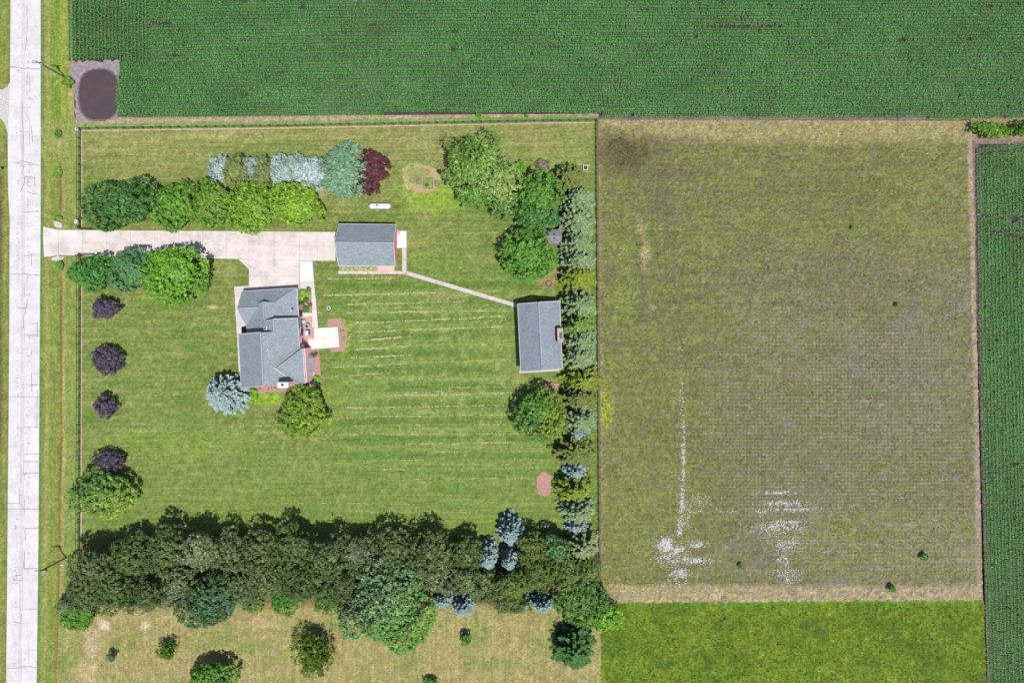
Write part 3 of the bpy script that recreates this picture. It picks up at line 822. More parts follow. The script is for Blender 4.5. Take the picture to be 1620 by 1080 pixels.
pw = MB().prism(XY(rag_poly(pond_pts, 2.2, .7, 11)), 0.0, 0.042).build('pond', M['water'])
tag(pw, kind='structure')
# bare strips along the fences
sheet('bare_strip', [(129, 206), (400, 202.5), (941, 193), (941, 194.6), (400, 204.6), (129, 208)], M['bare'], 0.016, amp=.5, seed=12)
sheet('bare_strip', [(128.6, 207), (130.4, 207), (130.4, 360), (128.6, 360)], M['bare'], 0.017, amp=.4, seed=13)
sheet('bare_strip', [(128.4, 406), (130.2, 406), (129.4, 850), (127.4, 850)], M['bare'], 0.018, amp=.4, seed=14)
sheet('bare_strip', [(943.5, 192), (946.5, 192), (951.5, 895), (948.5, 895)], M['mulch_dark'], 0.022, amp=.7, seed=15)

# ------------------------------------------------------------------ corn
def inside(poly, x, y):
    r = np.zeros(x.shape, bool); n = len(poly)
    for i in range(n):
        x0, y0 = poly[i]; x1, y1 = poly[(i + 1) % n]
        c = ((y0 > y) != (y1 > y)) & (x < (x1 - x0) * (y - y0) / (y1 - y0 + 1e-9) + x0)
        r ^= c
    return r

def corn_field(name, px, py, across, label, seed):
    rng = np.random.default_rng(seed)
    n = len(px); nl = 6
    hgt = rng.uniform(0.85, 1.15, n) * (0.8 + 0.4 * fbm(px / 40, py / 40, seed))
    bx = (px - NX) * S + rng.normal(0, .035, n); by = (NY - py) * S + rng.normal(0, .035, n)
    ang0 = rng.uniform(0, 2 * np.pi, n)
    tone = 0.78 + 0.56 * fbm(px / 60, py / 30, seed + 3)
    V = np.zeros((n, nl, 4, 3)); C = np.zeros((n, nl, 4, 3))
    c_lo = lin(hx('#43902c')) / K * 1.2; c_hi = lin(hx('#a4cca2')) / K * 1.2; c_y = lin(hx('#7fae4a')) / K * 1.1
    for k in range(nl):
        if k < 3:     # short upright whorl over the row
            a = ang0 + k * 2.1 + rng.normal(0, .3, n)
            L = rng.uniform(.17, .29, n); w = rng.uniform(.055, .085, n)
            zb = hgt * (.72 + .08 * k); zt = zb + rng.uniform(.04, .14, n); dr = rng.uniform(-.04, .08, n)
            c = c_lo[None] * rng.uniform(.75, 1.35, n)[:, None]; tipk = rng.uniform(1.0, 1.5, n)[:, None]
            u = (rng.uniform(0, 1, n) < .08)[:, None]; c = np.where(u, c_y[None], c)
            cm_ = c; ct = c * tipk
        else:         # long lower leaves arching into the gap between rows
            a = across + (k % 2) * np.pi + rng.normal(0, .5, n)
            L = rng.uniform(.36, .50, n); w = rng.uniform(.032, .055, n)
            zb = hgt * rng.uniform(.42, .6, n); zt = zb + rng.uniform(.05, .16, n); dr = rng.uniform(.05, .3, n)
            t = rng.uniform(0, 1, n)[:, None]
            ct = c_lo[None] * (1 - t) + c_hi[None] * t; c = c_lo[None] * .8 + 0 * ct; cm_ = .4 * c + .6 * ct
        dx, dy = np.cos(a), np.sin(a)
        mx, my = bx + dx * L * .55, by + dy * L * .55
        V[:, k, 0] = np.stack([bx, by, zb], -1)
        V[:, k, 1] = np.stack([mx - dy * w, my + dx * w, zt], -1)
        V[:, k, 2] = np.stack([mx + dy * w, my - dx * w, zt + rng.normal(0, .02, n)], -1)
        V[:, k, 3] = np.stack([bx + dx * L, by + dy * L, zt - dr], -1)
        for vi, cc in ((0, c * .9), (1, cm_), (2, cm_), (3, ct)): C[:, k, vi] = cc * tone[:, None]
    V = V.reshape(-1, 3); C = C.reshape(-1, 3)
    q = np.arange(n * nl) * 4
    F = np.concatenate([np.stack([q, q + 2, q + 1], -1), np.stack([q + 1, q + 2, q + 3], -1)])
    o = np_mesh(name, V, F, M['corn'], C)
    return tag(o, label, 'corn', kind='stuff')

mud_poly = [(108, 97), (192, 96), (190, 125), (186, 150), (191, 192), (108, 192)]
def north_corn():
    rng = np.random.default_rng(21)
    X = []; Y = []
    row = 0
    for y in np.arange(-70, 190, 5.62):
        xs = np.arange(110, 1700, 1.65) + rng.uniform(-.3, .3, len(np.arange(110, 1700, 1.65)))
        ys = y + np.sin(xs / 160 + 0.5) * 1.6 + (vn(xs / 60, np.full_like(xs, row), 6) - .5) * 1.2 + (xs - 800) * -0.001
        keep = (xs > 236) | (ys > 97)
        X.append(xs[keep]); Y.append(ys[keep]); row += 1
    for x in np.arange(113, 237, 5.85):
        ys = np.arange(-70, 97, 1.65)
        xs = x + (vn(ys / 50, np.full_like(ys, x), 7) - .5) * 1.4 + (ys - 97) * 0.012
        X.append(xs); Y.append(ys)
    X = np.concatenate(X); Y = np.concatenate(Y)
    lim = np.interp(X, [110, 190, 300, 420, 600, 700, 760, 850, 1000, 1200, 1540, 1620, 1700], [188, 187, 188.5, 187, 181, 178.5, 177, 180, 184.5, 187, 188, 186, 186]) + (vn(X / 9, X * 0, 9) - .5) * 2
    keep = (Y < lim) & ~inside(mud_poly, X, Y)
    gap = fbm(X / 30, Y / 4, 31, 3) + 0.10 * (vn(X / 200, Y / 60, 32) - .5)
    keep &= rng.uniform(0, 1, len(X)) < sstep(0.10, 0.26, gap) * 0.98
    for gx, gy, w in ((880, 45, 26), (1175, 45, 60), (1410, 45, 25), (255, 40, 20), (280, 88, 15), (590, 42, 14), (300, 25, 20)):
        keep &= ~((np.abs(X - gx) < w) & (np.abs(Y - gy) < 2.2) & (rng.uniform(0, 1, len(X)) < .75))
    across = np.where((X < 237) & (Y < 97), 0.0, np.pi / 2)
    return X[keep], Y[keep], across[keep]
X, Y, A_ = north_corn()
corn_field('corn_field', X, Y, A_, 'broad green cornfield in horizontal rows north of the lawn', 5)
def east_corn():
    rng = np.random.default_rng(22); X = []; Y = []
    for k in range(27):
        ys = np.arange(226, 1180, 1.65)
        xs = np.interp(ys, [226, 560, 948, 1180], [1544.5, 1551, 1560, 1566]) + k * 5.75 + (vn(ys / 50, np.full_like(ys, k), 8) - .5) * 1.3
        X.append(xs); Y.append(ys + rng.uniform(-.3, .3, len(ys)))
    X = np.concatenate(X); Y = np.concatenate(Y)
    lim = np.interp(X, [1540, 1620, 1700], [236, 227, 223])
    keep = (Y > lim) & (rng.uniform(0, 1, len(X)) < .95) & (fbm(X / 20, Y / 12, 33, 3) > .22)
    t = (X - 1543) / 77.0
    for y0, sl, x0 in ((246, -12, 1543), (346, -2, 1575), (368, -3, 1560), (371, 4, 1582)):
        keep &= ~((X > x0) & (np.abs(Y - (y0 + sl * t)) < 1.6))
    return X[keep], Y[keep]
X, Y = east_corn()
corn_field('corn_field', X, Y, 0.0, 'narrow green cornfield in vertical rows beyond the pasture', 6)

# ------------------------------------------------------------------ trees
def unit(v):
    return v / (np.linalg.norm(v, axis=-1, keepdims=True) + 1e-9)

def quads(pos, t, b, L, W, fold, nrm):
    """kite leaves: pos centre, t along, b across"""
    n = len(pos)
    V = np.zeros((n, 4, 3))
    V[:, 0] = pos - t * (L / 2)[:, None]
    V[:, 1] = pos + b * (W / 2)[:, None] + nrm * fold[:, None]
    V[:, 2] = pos + t * (L / 2)[:, None]
    V[:, 3] = pos - b * (W / 2)[:, None] + nrm * fold[:, None]
    return V

def tree_trunk(parent, bx, by, h, r, rng, limbs=6, spread=2.0, top=0.7):
    mb = MB(); z = 0; x, y = bx, by; pts = [(bx, by, -0.1)]
    n = 4
    for k in range(1, n + 1):
        pts.append((bx + rng.normal(0, .06) * k, by + rng.normal(0, .06) * k, h * top * k / n))
    for k in range(n):
        mb.tube(pts[k], pts[k + 1], r * (1 - k / n * .75), r * (1 - (k + 1) / n * .75), 7)
    for k in range(limbs):
        a = k * 2.4 + rng.uniform(-.3, .3); t = rng.uniform(.35, .95)
        i = min(n - 1, int(t * n)); p = Vector(pts[i]).lerp(Vector(pts[i + 1]), t * n - i)
        q = p + Vector((math.cos(a) * spread * .6, math.sin(a) * spread * .6, h * .16))
        e = q + Vector((math.cos(a + .3) * spread * .35, math.sin(a + .3) * spread * .35, h * .08))
        mb.tube(p, q, r * .32, r * .2, 5); mb.tube(q, e, r * .2, r * .06, 5)
    return mb.build('trunk', M['bark'], parent)

def broadleaf(cx, cy, rx_, ry_p, h, c1, c2, label, seed, name='tree', cat='tree', group=None, leaf=0.46, lobes=0, dens=1.0, clump=0.24, tuft=0.52, c3=None, asp=0.62, droop=0.0, zmin=0.1, ysh=0.6, gain=1.0):
    """crown centre cx,cy and radii in photograph pixels, h height in metres"""
    rng = np.random.default_rng(seed)
    if not lobes and rx_ > 12: rx_, ry_p = rx_ * 1.09, ry_p * 1.09
    zc = h * (0.5 + zmin * .5)
    f = (H - zc) / H
    C = np.array(P(cx, cy, zc)); R = np.array([rx_ * S * f, ry_p * S * f, h * (0.5 - zmin * .5)])
    root = thing(name, (C[0], C[1], 0.0), label, cat, group)
    cm = tuft * (1.0 if min(R[0], R[1]) > 1.6 else max(.28, min(R[0], R[1]) / 1.6))
    ncl = int(np.clip(2.9 * R[0] * R[1] / cm ** 2 * dens ** .5, 16, 1150))
    d = unit(rng.normal(size=(ncl * 3, 3)) * np.array([1, 1, .9]))
    d = d[d[:, 2] > -0.4][:ncl]; ncl = len(d)
    # bulges and hollows of the whole crown
    bul = np.ones(ncl)
    for k in range(4 + lobes):
        ax = unit(rng.normal(size=3)); ax[2] = abs(ax[2]) * .6
        bul += (0.11 if not lobes else 0.13) * np.sin((3.0 + .4 * k) * (d @ ax) + rng.uniform(0, 6))
    bul = np.clip(bul, .76, 1.16) / 1.02
    crel = cm / np.array([R[0], R[1], max(R[2], cm)])
    shell = np.where(rng.uniform(0, 1, ncl) < .74, rng.uniform(.88, 1.02, ncl), rng.uniform(.55, .8, ncl))
    cen = d * (shell * bul)[:, None] * np.clip(1 - crel * .8, .25, 1)
    ctone = rng.uniform(.74, 1.22, ncl); cmix = rng.uniform(0, 1, ncl)
    csz = rng.uniform(.7, 1.3, ncl)
    n = int(np.clip(2.6 * rx_ * ry_p * dens * (0.46 / leaf) ** 2, 300, 17000))
    ci = rng.integers(0, ncl, n)
    ld = unit(rng.normal(size=(n, 3)) + d[ci] * .7 + np.array([0, 0, .5]))
    pos = cen[ci] + ld * (csz[ci] * rng.uniform(.5, 1.05, n))[:, None] * crel * np.array([1, 1, .8])
    # leaves deeper inside the crown close the view through it
    nc = int(n * .28); core = np.arange(n) < nc
    dc = unit(rng.normal(size=(nc, 3)) + np.array([0, 0, .25]))
    pos[:nc] = dc * (rng.uniform(.42, .72, nc) * np.clip(1 - crel.min() * .5, .3, 1))[:, None]
    ld[:nc] = dc
    W = pos * R + C
    W[:, 2] = np.maximum(W[:, 2], 0.12)
    nrm = unit(ld * 1.0 + rng.normal(size=(n, 3)) * .3 + np.array([0.1, -.12, .7]))
    t = unit(np.cross(nrm, rng.normal(size=(n, 3)))); 
    if droop:
        od = unit(W - C); od[:, 2] = -droop; t = unit(od + rng.normal(size=(n, 3)) * .35)
        nrm = unit(np.cross(t, np.cross(nrm, t)))
    b = np.cross(nrm, t)
    L = leaf * rng.uniform(.7, 1.3, n) * np.where(core, 1.5, 1.0); Wd = L * np.where(core, .8, asp)
    V = quads(W, t, b, L, Wd, L * rng.uniform(-.12, .12, n), nrm)
    a1, a2 = lin(hx(c1)) / K, lin(hx(c2)) / K
    hue = np.array([1.0, .99, .97]) if a2[2] >= .62 * a2[1] else (np.array([1.09, .96, .82]) if a2[0] < .5 * a2[1] else np.array([.97, .98, .86]))
    m = np.clip(.55 * cmix[ci] + .45 * rng.uniform(0, 1, n), 0, 1)[:, None]
    col = a1 * (1 - m) + a2 * m
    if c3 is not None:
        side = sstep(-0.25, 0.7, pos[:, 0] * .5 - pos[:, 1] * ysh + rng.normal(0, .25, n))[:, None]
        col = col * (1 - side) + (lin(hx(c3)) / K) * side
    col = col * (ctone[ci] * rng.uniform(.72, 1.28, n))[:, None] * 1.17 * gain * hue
    CC = np.repeat(col[:, None, :], 4, 1).reshape(-1, 3)
    F = np.arange(n * 4).reshape(n, 4)
    np_mesh('crown', V.reshape(-1, 3), F, M['leaf'], CC, root)
    tree_trunk(root, C[0], C[1], h, max(.05, .028 * h), rng, 7, R[0] * .7, .72)
    return root

def conifer(cx, cy, rx_, ry_p, h, c1, c2, label, seed, name='spruce_tree', cat='tree', group=None, tip=None, dens=1.0, wl=0.42, ww=0.15, power=0.7):
    rng = np.random.default_rng(seed)
    zc = h * .32; f = (H - zc) / H
    B = np.array(P(cx, cy, zc)); Rx, Ry = rx_ * S * f, ry_p * S * f; R = (Rx + Ry) / 2
    root = thing(name, (B[0], B[1], 0.0), label, cat, group)
    nlv = int(8 + h * 1.0)
    pos = []; tt = []; uu = []
    for i in range(nlv):
        z = h * (0.05 + 0.92 * i / (nlv - 1))
        fr = max(.06, (1 - z / h * .97)) ** power
        nb = int(5 + 5 * fr)
        a0 = rng.uniform(0, 6.28)
        for k in range(nb):
            a = a0 + 6.283 * k / nb + rng.normal(0, .12)
            r = fr * R * rng.uniform(.78, 1.12)
            n = int((7 + 13 * r) * dens * 1.2)
            t = rng.uniform(.12, 1, n) ** .75
            dx, dy = math.cos(a) * Rx / R, math.sin(a) * Ry / R
            s = rng.choice([-1, 1], n) * rng.uniform(0, 1, n) * (0.20 * r * (1.1 - t) + .12)
            px = B[0] + dx * r * t - dy * s; py = B[1] + dy * r * t + dx * s
            pz = z - (.10 + .18 * fr) * r * t ** 1.5 + .16 * r * t ** 3 - np.abs(s) * .25 + rng.normal(0, .05, n)
            pos.append(np.stack([px, py, pz], -1))
            aa = a + np.sign(s) * rng.uniform(.25, .75, n)
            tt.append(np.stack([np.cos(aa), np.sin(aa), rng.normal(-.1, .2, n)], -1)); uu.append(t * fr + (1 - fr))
    # leader tuft
    pos = np.concatenate(pos); t = unit(np.concatenate(tt)); u = np.concatenate(uu); n = len(pos)
    pos[:, 2] = np.maximum(pos[:, 2], .1)
    nrm = unit(np.stack([rng.normal(0, .35, n), rng.normal(0, .35, n), np.ones(n)], -1)); b = unit(np.cross(nrm, t)); nrm = np.cross(t, b)
    L = wl * rng.uniform(.7, 1.4, n); W = ww * rng.uniform(.8, 1.4, n)
    V = quads(pos, t, b, L, W, -W * .25, nrm)
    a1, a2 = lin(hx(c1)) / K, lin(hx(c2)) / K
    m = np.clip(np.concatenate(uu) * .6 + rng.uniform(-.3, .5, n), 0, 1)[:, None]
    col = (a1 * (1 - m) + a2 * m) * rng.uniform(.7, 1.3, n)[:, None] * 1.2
    CC = np.repeat(col[:, None, :], 4, 1).reshape(-1, 3)
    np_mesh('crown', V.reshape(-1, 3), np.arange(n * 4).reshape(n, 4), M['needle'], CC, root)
    mb = MB().tube((B[0], B[1], -.1), (B[0], B[1], h * .97), .022 * h + .04, .015, 7)
    mb.build('trunk', M['bark'], root)
    return root

ORD = ['first', 'second', 'third', 'fourth', 'fifth', 'sixth', 'seventh', 'eighth', 'ninth', 'tenth', 'eleventh', 'twelfth', 'thirteenth', 'fourteenth', 'fifteenth', 'sixteenth', 'seventeenth', 'eighteenth', 'nineteenth', 'twentieth']
# north side of the driveway
broadleaf(194, 323, 60, 43, 9.0, '#3c6f33', '#5b8f47', 'broad dark green tree by the white-boxed gate post', 101, lobes=7, leaf=.5, dens=1.1)
broadleaf(276, 326, 38, 36, 7.5, '#4f8a2e', '#76b038', 'mid green round tree, second from the road north of the driveway', 102, leaf=.44)
broadleaf(333, 325, 36, 36, 7.5, '#558c2f', '#88b03e', 'light green round tree, third from the road north of the driveway', 103, leaf=.44)
broadleaf(399, 330, 43, 42, 8.0, '#5c922a', '#98c03c', 'lime green round tree overhanging the driveway edge opposite the house', 104, leaf=.44)
broadleaf(470, 324, 41, 37, 7.5, '#6a9c2c', '#a6ca44', 'bright lime tree at the east end of the driveway row', 105, leaf=.44)
# pale group
G = 'silvery trees in a cluster north of the lime trees'
broadleaf(352, 266, 21, 21, 5.0, '#94aeaa', '#c0d5d2', 'silvery white round tree at the west end of the pale cluster', 110, leaf=.34, dens=1.3, group=G)
broadleaf(373, 271, 21, 25, 6.4, '#74844a', '#9aa866', 'larger olive round tree between two silvery white trees', 111, leaf=.32, dens=1.5, group=G)
broadleaf(402, 268, 20, 20, 5.0, '#90aaa4', '#bad0cc', 'silvery white tree wedged between the two olive trees', 112, leaf=.34, dens=1.3, group=G)
broadleaf(416, 274, 17, 25, 6.2, '#748448', '#98a464', 'narrow olive tree in the middle of the pale cluster', 113, leaf=.32, dens=1.6, group=G)
broadleaf(445, 271, 22, 25, 5.2, '#9ab6b5', '#c6dbdb', 'silvery white tree just east of the narrow olive tree', 114, leaf=.34, dens=1.3, group=G)
broadleaf(465, 265, 19, 21, 5.4, '#90a698', '#b8cabd', 'grey-white tree in the pale cluster with a greenish cast', 115, leaf=.34, dens=1.3, group=G)
broadleaf(494, 274, 26, 26, 5.2, '#a2c0c4', '#cfe3e5', 'palest bluish white tree beside the blue-green tree', 116, leaf=.34, dens=1.4, group=G)
broadleaf(541, 269, 35, 46, 7.0, '#5f8f6a', '#9dc2a0', 'tall blue-green tree between the palest tree and the maroon tree', 117, leaf=.5, asp=.4, droop=.3, dens=1.2)
broadleaf(591, 265, 24, 27, 5.5, '#4c2730', '#7c3c4a', 'larger maroon leaved tree northwest of the white gas tank', 118, leaf=.4, dens=1.3)
broadleaf(582, 293, 20, 15, 4.0, '#4a2630', '#743846', 'smaller maroon leaved tree below the larger maroon one', 119, leaf=.38, dens=1.3)
# south side of the driveway
broadleaf(146, 430, 34, 27, 6.0, '#34762f', '#5fa845', 'small dark green round tree over the west fence south of the driveway', 120, leaf=.42)
broadleaf(208, 427, 34, 33, 7.0, '#3f7a4c', '#72a672', 'blue-green round tree, middle one south of the driveway', 121, leaf=.42)
broadleaf(275, 431, 50, 44, 8.5, '#54922d', '#90c23c', 'large bright green round tree south of the driveway', 122, leaf=.46)
# purple trees
for i, (x, y, a, b) in enumerate(((165, 487, 24, 18), (168, 569, 23, 22), (167, 644, 19, 18), (170, 729, 26, 17))):
    broadleaf(x, y, a, b, 4.2, '#3f3547', '#6c5e74', ['northernmost dark purple tree along the west fence', 'second dark purple tree from the north along the west fence', 'smallest dark purple tree, third along the west fence', 'dark purple tree touching a large green tree by the west fence'][i], 130 + i * 7, lobes=(3, 0, 5, 2)[i], leaf=.36, dens=1.5, group='purple trees along the west fence')
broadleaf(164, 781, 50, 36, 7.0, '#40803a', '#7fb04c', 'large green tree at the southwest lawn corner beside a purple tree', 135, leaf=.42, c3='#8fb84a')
# house trees
conifer(358, 623, 36, 37, 8.0, '#668684', '#b6cbc6', 'big silvery blue spruce at the southwest corner of the house', 140, dens=2.6, wl=.42, ww=.24, power=.5)
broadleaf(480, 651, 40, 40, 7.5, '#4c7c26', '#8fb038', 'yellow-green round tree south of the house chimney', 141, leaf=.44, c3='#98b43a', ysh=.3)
# north-east group
broadleaf(748, 254, 52, 50, 11, '#5f973f', '#a6c86a', 'largest pale green tree with drooping lobes by the garden beds', 150, lobes=8, leaf=.5, dens=1.15, droop=.8, asp=.4, clump=.26)
broadleaf(790, 285, 36, 36, 9, '#6f9a48', '#b0c474', 'yellowish green tree behind the largest pale green tree', 151, leaf=.46, asp=.5)
broadleaf(753, 310, 27, 22, 6, '#4f8f35', '#80b44c', 'low green tree in front of the largest pale green tree', 152, leaf=.42)
broadleaf(800, 322, 24, 24, 6, '#55853a', '#8aac5a', 'thin green tree with bare grey twigs in the middle', 153, leaf=.42, dens=.7)
broadleaf(824, 268, 9, 14, 3.5, '#4f9a28', '#7cc03a', 'small bright green bush peeking out behind the pale green tree', 154, leaf=.36)
broadleaf(852, 311, 35, 36, 8.5, '#3f7f30', '#76b044', 'deep green tree north of the grey shed', 155, leaf=.44)
broadleaf(850, 345, 32, 28, 7.5, '#356f35', '#5f9c50', 'dark green tree next to the grey shed roof', 156, leaf=.4)
broadleaf(839, 405, 43, 38, 8.0, '#3f8030', '#74b040', 'round green tree between the grey shed and the barn', 157, leaf=.44)
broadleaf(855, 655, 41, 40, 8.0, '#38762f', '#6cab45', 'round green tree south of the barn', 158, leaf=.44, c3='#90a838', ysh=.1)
# east row
ER = [(900, 283, 30, 24, 'o'), (914, 318, 27, 24, 's'), (910, 352, 30, 26, 's'), (912, 388, 29, 26, 's'), (914, 412, 27, 20, 's'), (914, 440, 31, 22, 'y'),
      (914, 482, 30, 27, 's'), (912, 515, 27, 22, 'g'), (917, 540, 28, 24, 's'), (914, 564, 30, 24, 's'), (920, 601, 30, 20, 'y'), (915, 628, 27, 20, 'o'),
      (917, 662, 27, 22, 's'), (912, 687, 17, 13, 'b'), (909, 711, 33, 26, 'o'), (909, 747, 18, 14, 'b'), (908, 772, 30, 21, 'y'), (914, 804, 27, 20, 's'), (913, 832, 17, 13, 'b'), (920, 860, 28, 26, 'p')]
EC = {'o': ('#4c6026', '#8a924a', 'olive'), 's': ('#3f6230', '#9cb480', 'silver-green'), 'y': ('#54701a', '#98a436', 'yellow-green'), 'g': ('#4c6f2a', '#86a64c', 'plain green'), 'b': ('#557674', '#a8c2be', 'small pale blue'), 'p': ('#4f6632', '#a2b078', 'dull green')}
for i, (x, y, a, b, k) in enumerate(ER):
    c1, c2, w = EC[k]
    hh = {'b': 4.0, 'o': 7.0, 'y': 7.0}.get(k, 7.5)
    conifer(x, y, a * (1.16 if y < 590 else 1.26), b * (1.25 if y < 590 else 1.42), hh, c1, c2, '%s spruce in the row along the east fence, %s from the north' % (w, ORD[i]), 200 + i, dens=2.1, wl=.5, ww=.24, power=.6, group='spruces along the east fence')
# south windbreak, two ragged rows of pines
PC = [('#37522a', '#7c8c54'), ('#345028', '#708448'), ('#3a562e', '#80905c'), ('#34542a', '#6c8642'), ('#445e38', '#929e72')]
back = [(150, 893, 40, 34), (212, 878, 40, 40), (262, 868, 36, 40), (316, 868, 36, 36), (364, 870, 36, 36), (412, 872, 34, 34), (468, 868, 38, 38), (520, 880, 30, 36), (566, 872, 34, 34), (626, 872, 38, 36), (686, 872, 36, 34), (738, 878, 34, 34)]
front = [(134, 938, 38, 32), (182, 934, 38, 36), (232, 938, 36, 30), (280, 932, 36, 34), (385, 928, 36, 34), (427, 915, 36, 30), (490, 922, 40, 32), (545, 928, 34, 30), (690, 908, 38, 30), (735, 916, 38, 30), (775, 930, 36, 28)]
for nm, row, hgt, s0 in (('north', back, 9.0, 300), ('south', front, 8.0, 330)):
    for i, (x, y, a, b) in enumerate(row):
        c1, c2 = PC[(i * 3 + s0) % 5]
        broadleaf(x, y, a, b, hgt * (.84 + .36 * ((i * 37 + s0) % 7) / 6), c1, c2, 'dark pine in the %s row of the windbreak, %s from the road' % (nm, ORD[i]), s0 + i, name='pine_tree', group='pines of the south windbreak', leaf=.44, asp=.45, clump=.2, lobes=5, dens=1.2, gain=1.0 + .16 * ((i * 5 + s0) % 4) / 3)
broadleaf(332, 953, 48, 40, 8.0, '#2f5c38', '#5c8a5c', 'dark bluish green tree bulging from the windbreak into the dry field', 360, leaf=.44)
broadleaf(453, 945, 27, 24, 4.5, '#397526', '#63a037', 'dense green bush at the windbreak foot, left of the big poplar', 361, leaf=.4, name='bush', cat='bush')
broadleaf(403, 957, 13, 14, 3.0, '#4c8626', '#7fb03a', 'small green bush between the bluish tree and the dense bush', 362, leaf=.36, name='bush', cat='bush')
broadleaf(521, 952, 24, 18, 4.5, '#46752c', '#78a044', 'low green tree right of the dense bush at the windbreak foot', 363, leaf=.4)
broadleaf(122, 968, 30, 27, 4.5, '#3f8026', '#6fb038', 'bright green bush at the west end of the windbreak near the road', 364, leaf=.4, name='bush', cat='bush')
broadleaf(110, 950, 16, 16, 4.5, '#4d6f52', '#8aa68c', 'greyish bush at the west end of the windbreak', 365, leaf=.4, name='bush', cat='bush')
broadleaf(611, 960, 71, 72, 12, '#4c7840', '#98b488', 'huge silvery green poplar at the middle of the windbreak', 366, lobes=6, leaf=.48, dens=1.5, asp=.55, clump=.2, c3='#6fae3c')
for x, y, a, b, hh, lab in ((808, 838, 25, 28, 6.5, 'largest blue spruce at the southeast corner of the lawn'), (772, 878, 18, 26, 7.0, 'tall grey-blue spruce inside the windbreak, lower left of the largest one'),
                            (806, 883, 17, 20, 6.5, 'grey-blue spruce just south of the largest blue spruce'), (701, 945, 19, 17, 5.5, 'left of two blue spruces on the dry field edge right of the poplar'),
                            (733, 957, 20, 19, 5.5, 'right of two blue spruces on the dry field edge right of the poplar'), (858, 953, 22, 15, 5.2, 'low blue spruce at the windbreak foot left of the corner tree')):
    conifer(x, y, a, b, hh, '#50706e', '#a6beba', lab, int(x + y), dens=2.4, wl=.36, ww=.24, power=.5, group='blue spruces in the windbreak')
conifer(832, 952, 14, 12, 4.0, '#6a9068', '#a8c8a0', 'small pale green spruce at the windbreak foot', 380, dens=1.6)
for i, (x, y, a, b, c1, c2, lab) in enumerate(((842, 866, 26, 26, '#46682c', '#8a9c4a', 'olive green conifer right of the largest blue spruce'), (882, 868, 27, 25, '#3c6a3c', '#74a86c', 'bluish green conifer below the pinkish boulder'),
                                           (850, 905, 34, 30, '#3f5f28', '#74903c', 'dark olive conifer in the thick southeast corner of the windbreak'), (898, 903, 34, 30, '#486428', '#86984a', 'olive conifer below the bluish green conifer'),
                                           (810, 925, 34, 28, '#456428', '#80983c', 'yellowish olive conifer in the windbreak below the blue spruces'), (930, 900, 24, 26, '#4c6a30', '#86a050', 'green conifer at the south end of the east fence'),
                                           (812, 955, 30, 18, '#455c2e', '#78884c', 'low olive conifer at the dry field edge'))):
    broadleaf(x, y, a, b, 8.0 if i < 6 else 5, c1, c2, lab, 400 + i, name='conifer_tree', leaf=.42, asp=.4, clump=.2, lobes=4, dens=1.25)
broadleaf(920, 950, 46, 32, 7.0, '#3c7030', '#6aa044', 'broad green tree at the southeast corner where four fields meet', 410, leaf=.44)
broadleaf(958, 975, 26, 26, 5.5, '#5c962a', '#96c83c', 'bright lime tree leaning over the meadow corner', 411, leaf=.42)
# dry field and pasture
broadleaf(497, 1032, 32, 35, 5.5, '#496f22', '#86a43a', 'lone yellowish green cedar in the dry field below the dense bush', 420, leaf=.46, asp=.3, droop=-.8, name='cedar_tree')
broadleaf(265, 1028, 15, 17, 3.0, '#467524', '#7aa83a', 'small round cedar in the dry field near the road', 421, leaf=.4, asp=.3, droop=-.8, name='cedar_tree')
broadleaf(335, 1072, 40, 26, 6.0, '#3f7a28', '#74b03c', 'green tree cut off by the bottom edge of the view', 422, leaf=.44)
conifer(908, 1022, 40, 44, 7.5, '#274a22', '#5a8a40', 'large dark green spruce at the corner of dry field and meadow', 423, dens=3.2, wl=.5, ww=.22, power=.6)
broadleaf(736, 1010, 10, 13, 2.6, '#3c6c2a', '#5f9440', 'small dark sapling in the dry field right of the poplar', 424, leaf=.36, dens=.7, name='sapling')
broadleaf(177, 1039, 8, 8, 2.6, '#4a6b3a', '#7c9660', 'tiny leaning sapling in the dry field close to the road', 425, leaf=.3, dens=.6, name='sapling')
broadleaf(682, 1077, 12, 6, 2.0, '#3c6c2a', '#5f9440', 'dark bush tip at the bottom edge below the poplar', 426, leaf=.34, name='bush', cat='bush')
for i, (x, y, r, hh, lab) in enumerate(((1420, 482, 4, 1.2, 'small green weed bush alone in the upper right pasture'), (1463, 881, 6.5, 1.6, 'bushy green sapling in the lower right of the pasture'), (1412, 931, 6, 1.6, 'green sapling on the tan strip at the pasture foot'),
                                   (1172, 894, 4, 1.0, 'small dark weed bush below the white fleck patches'), (1349, 360, 3, .8, 'tiny green weed in the upper middle of the pasture'), (757, 182, 4.5, 1.0, 'round green weed clump between cornfield and north fence'),
                                   (833, 183, 3, .8, 'tiny weed clump between cornfield and north fence, right of the round one'))):
    broadleaf(x, y, r, r, hh, '#3f7e20', '#6aae2e', lab, 430 + i, leaf=.26, dens=2, name='weed_bush', cat='bush')
broadleaf(1570, 205, 31, 15, 3.0, '#4a7c1c', '#86b030', 'long yellow-green hedge at the corner of the east cornfield', 440, leaf=.36, name='hedge', cat='hedge', lobes=6)
broadleaf(1616, 204, 12, 14, 3.2, '#2f5f1c', '#588c2c', 'dark green hedge bush at the right edge beside the long hedge', 441, leaf=.36, name='hedge', cat='hedge')
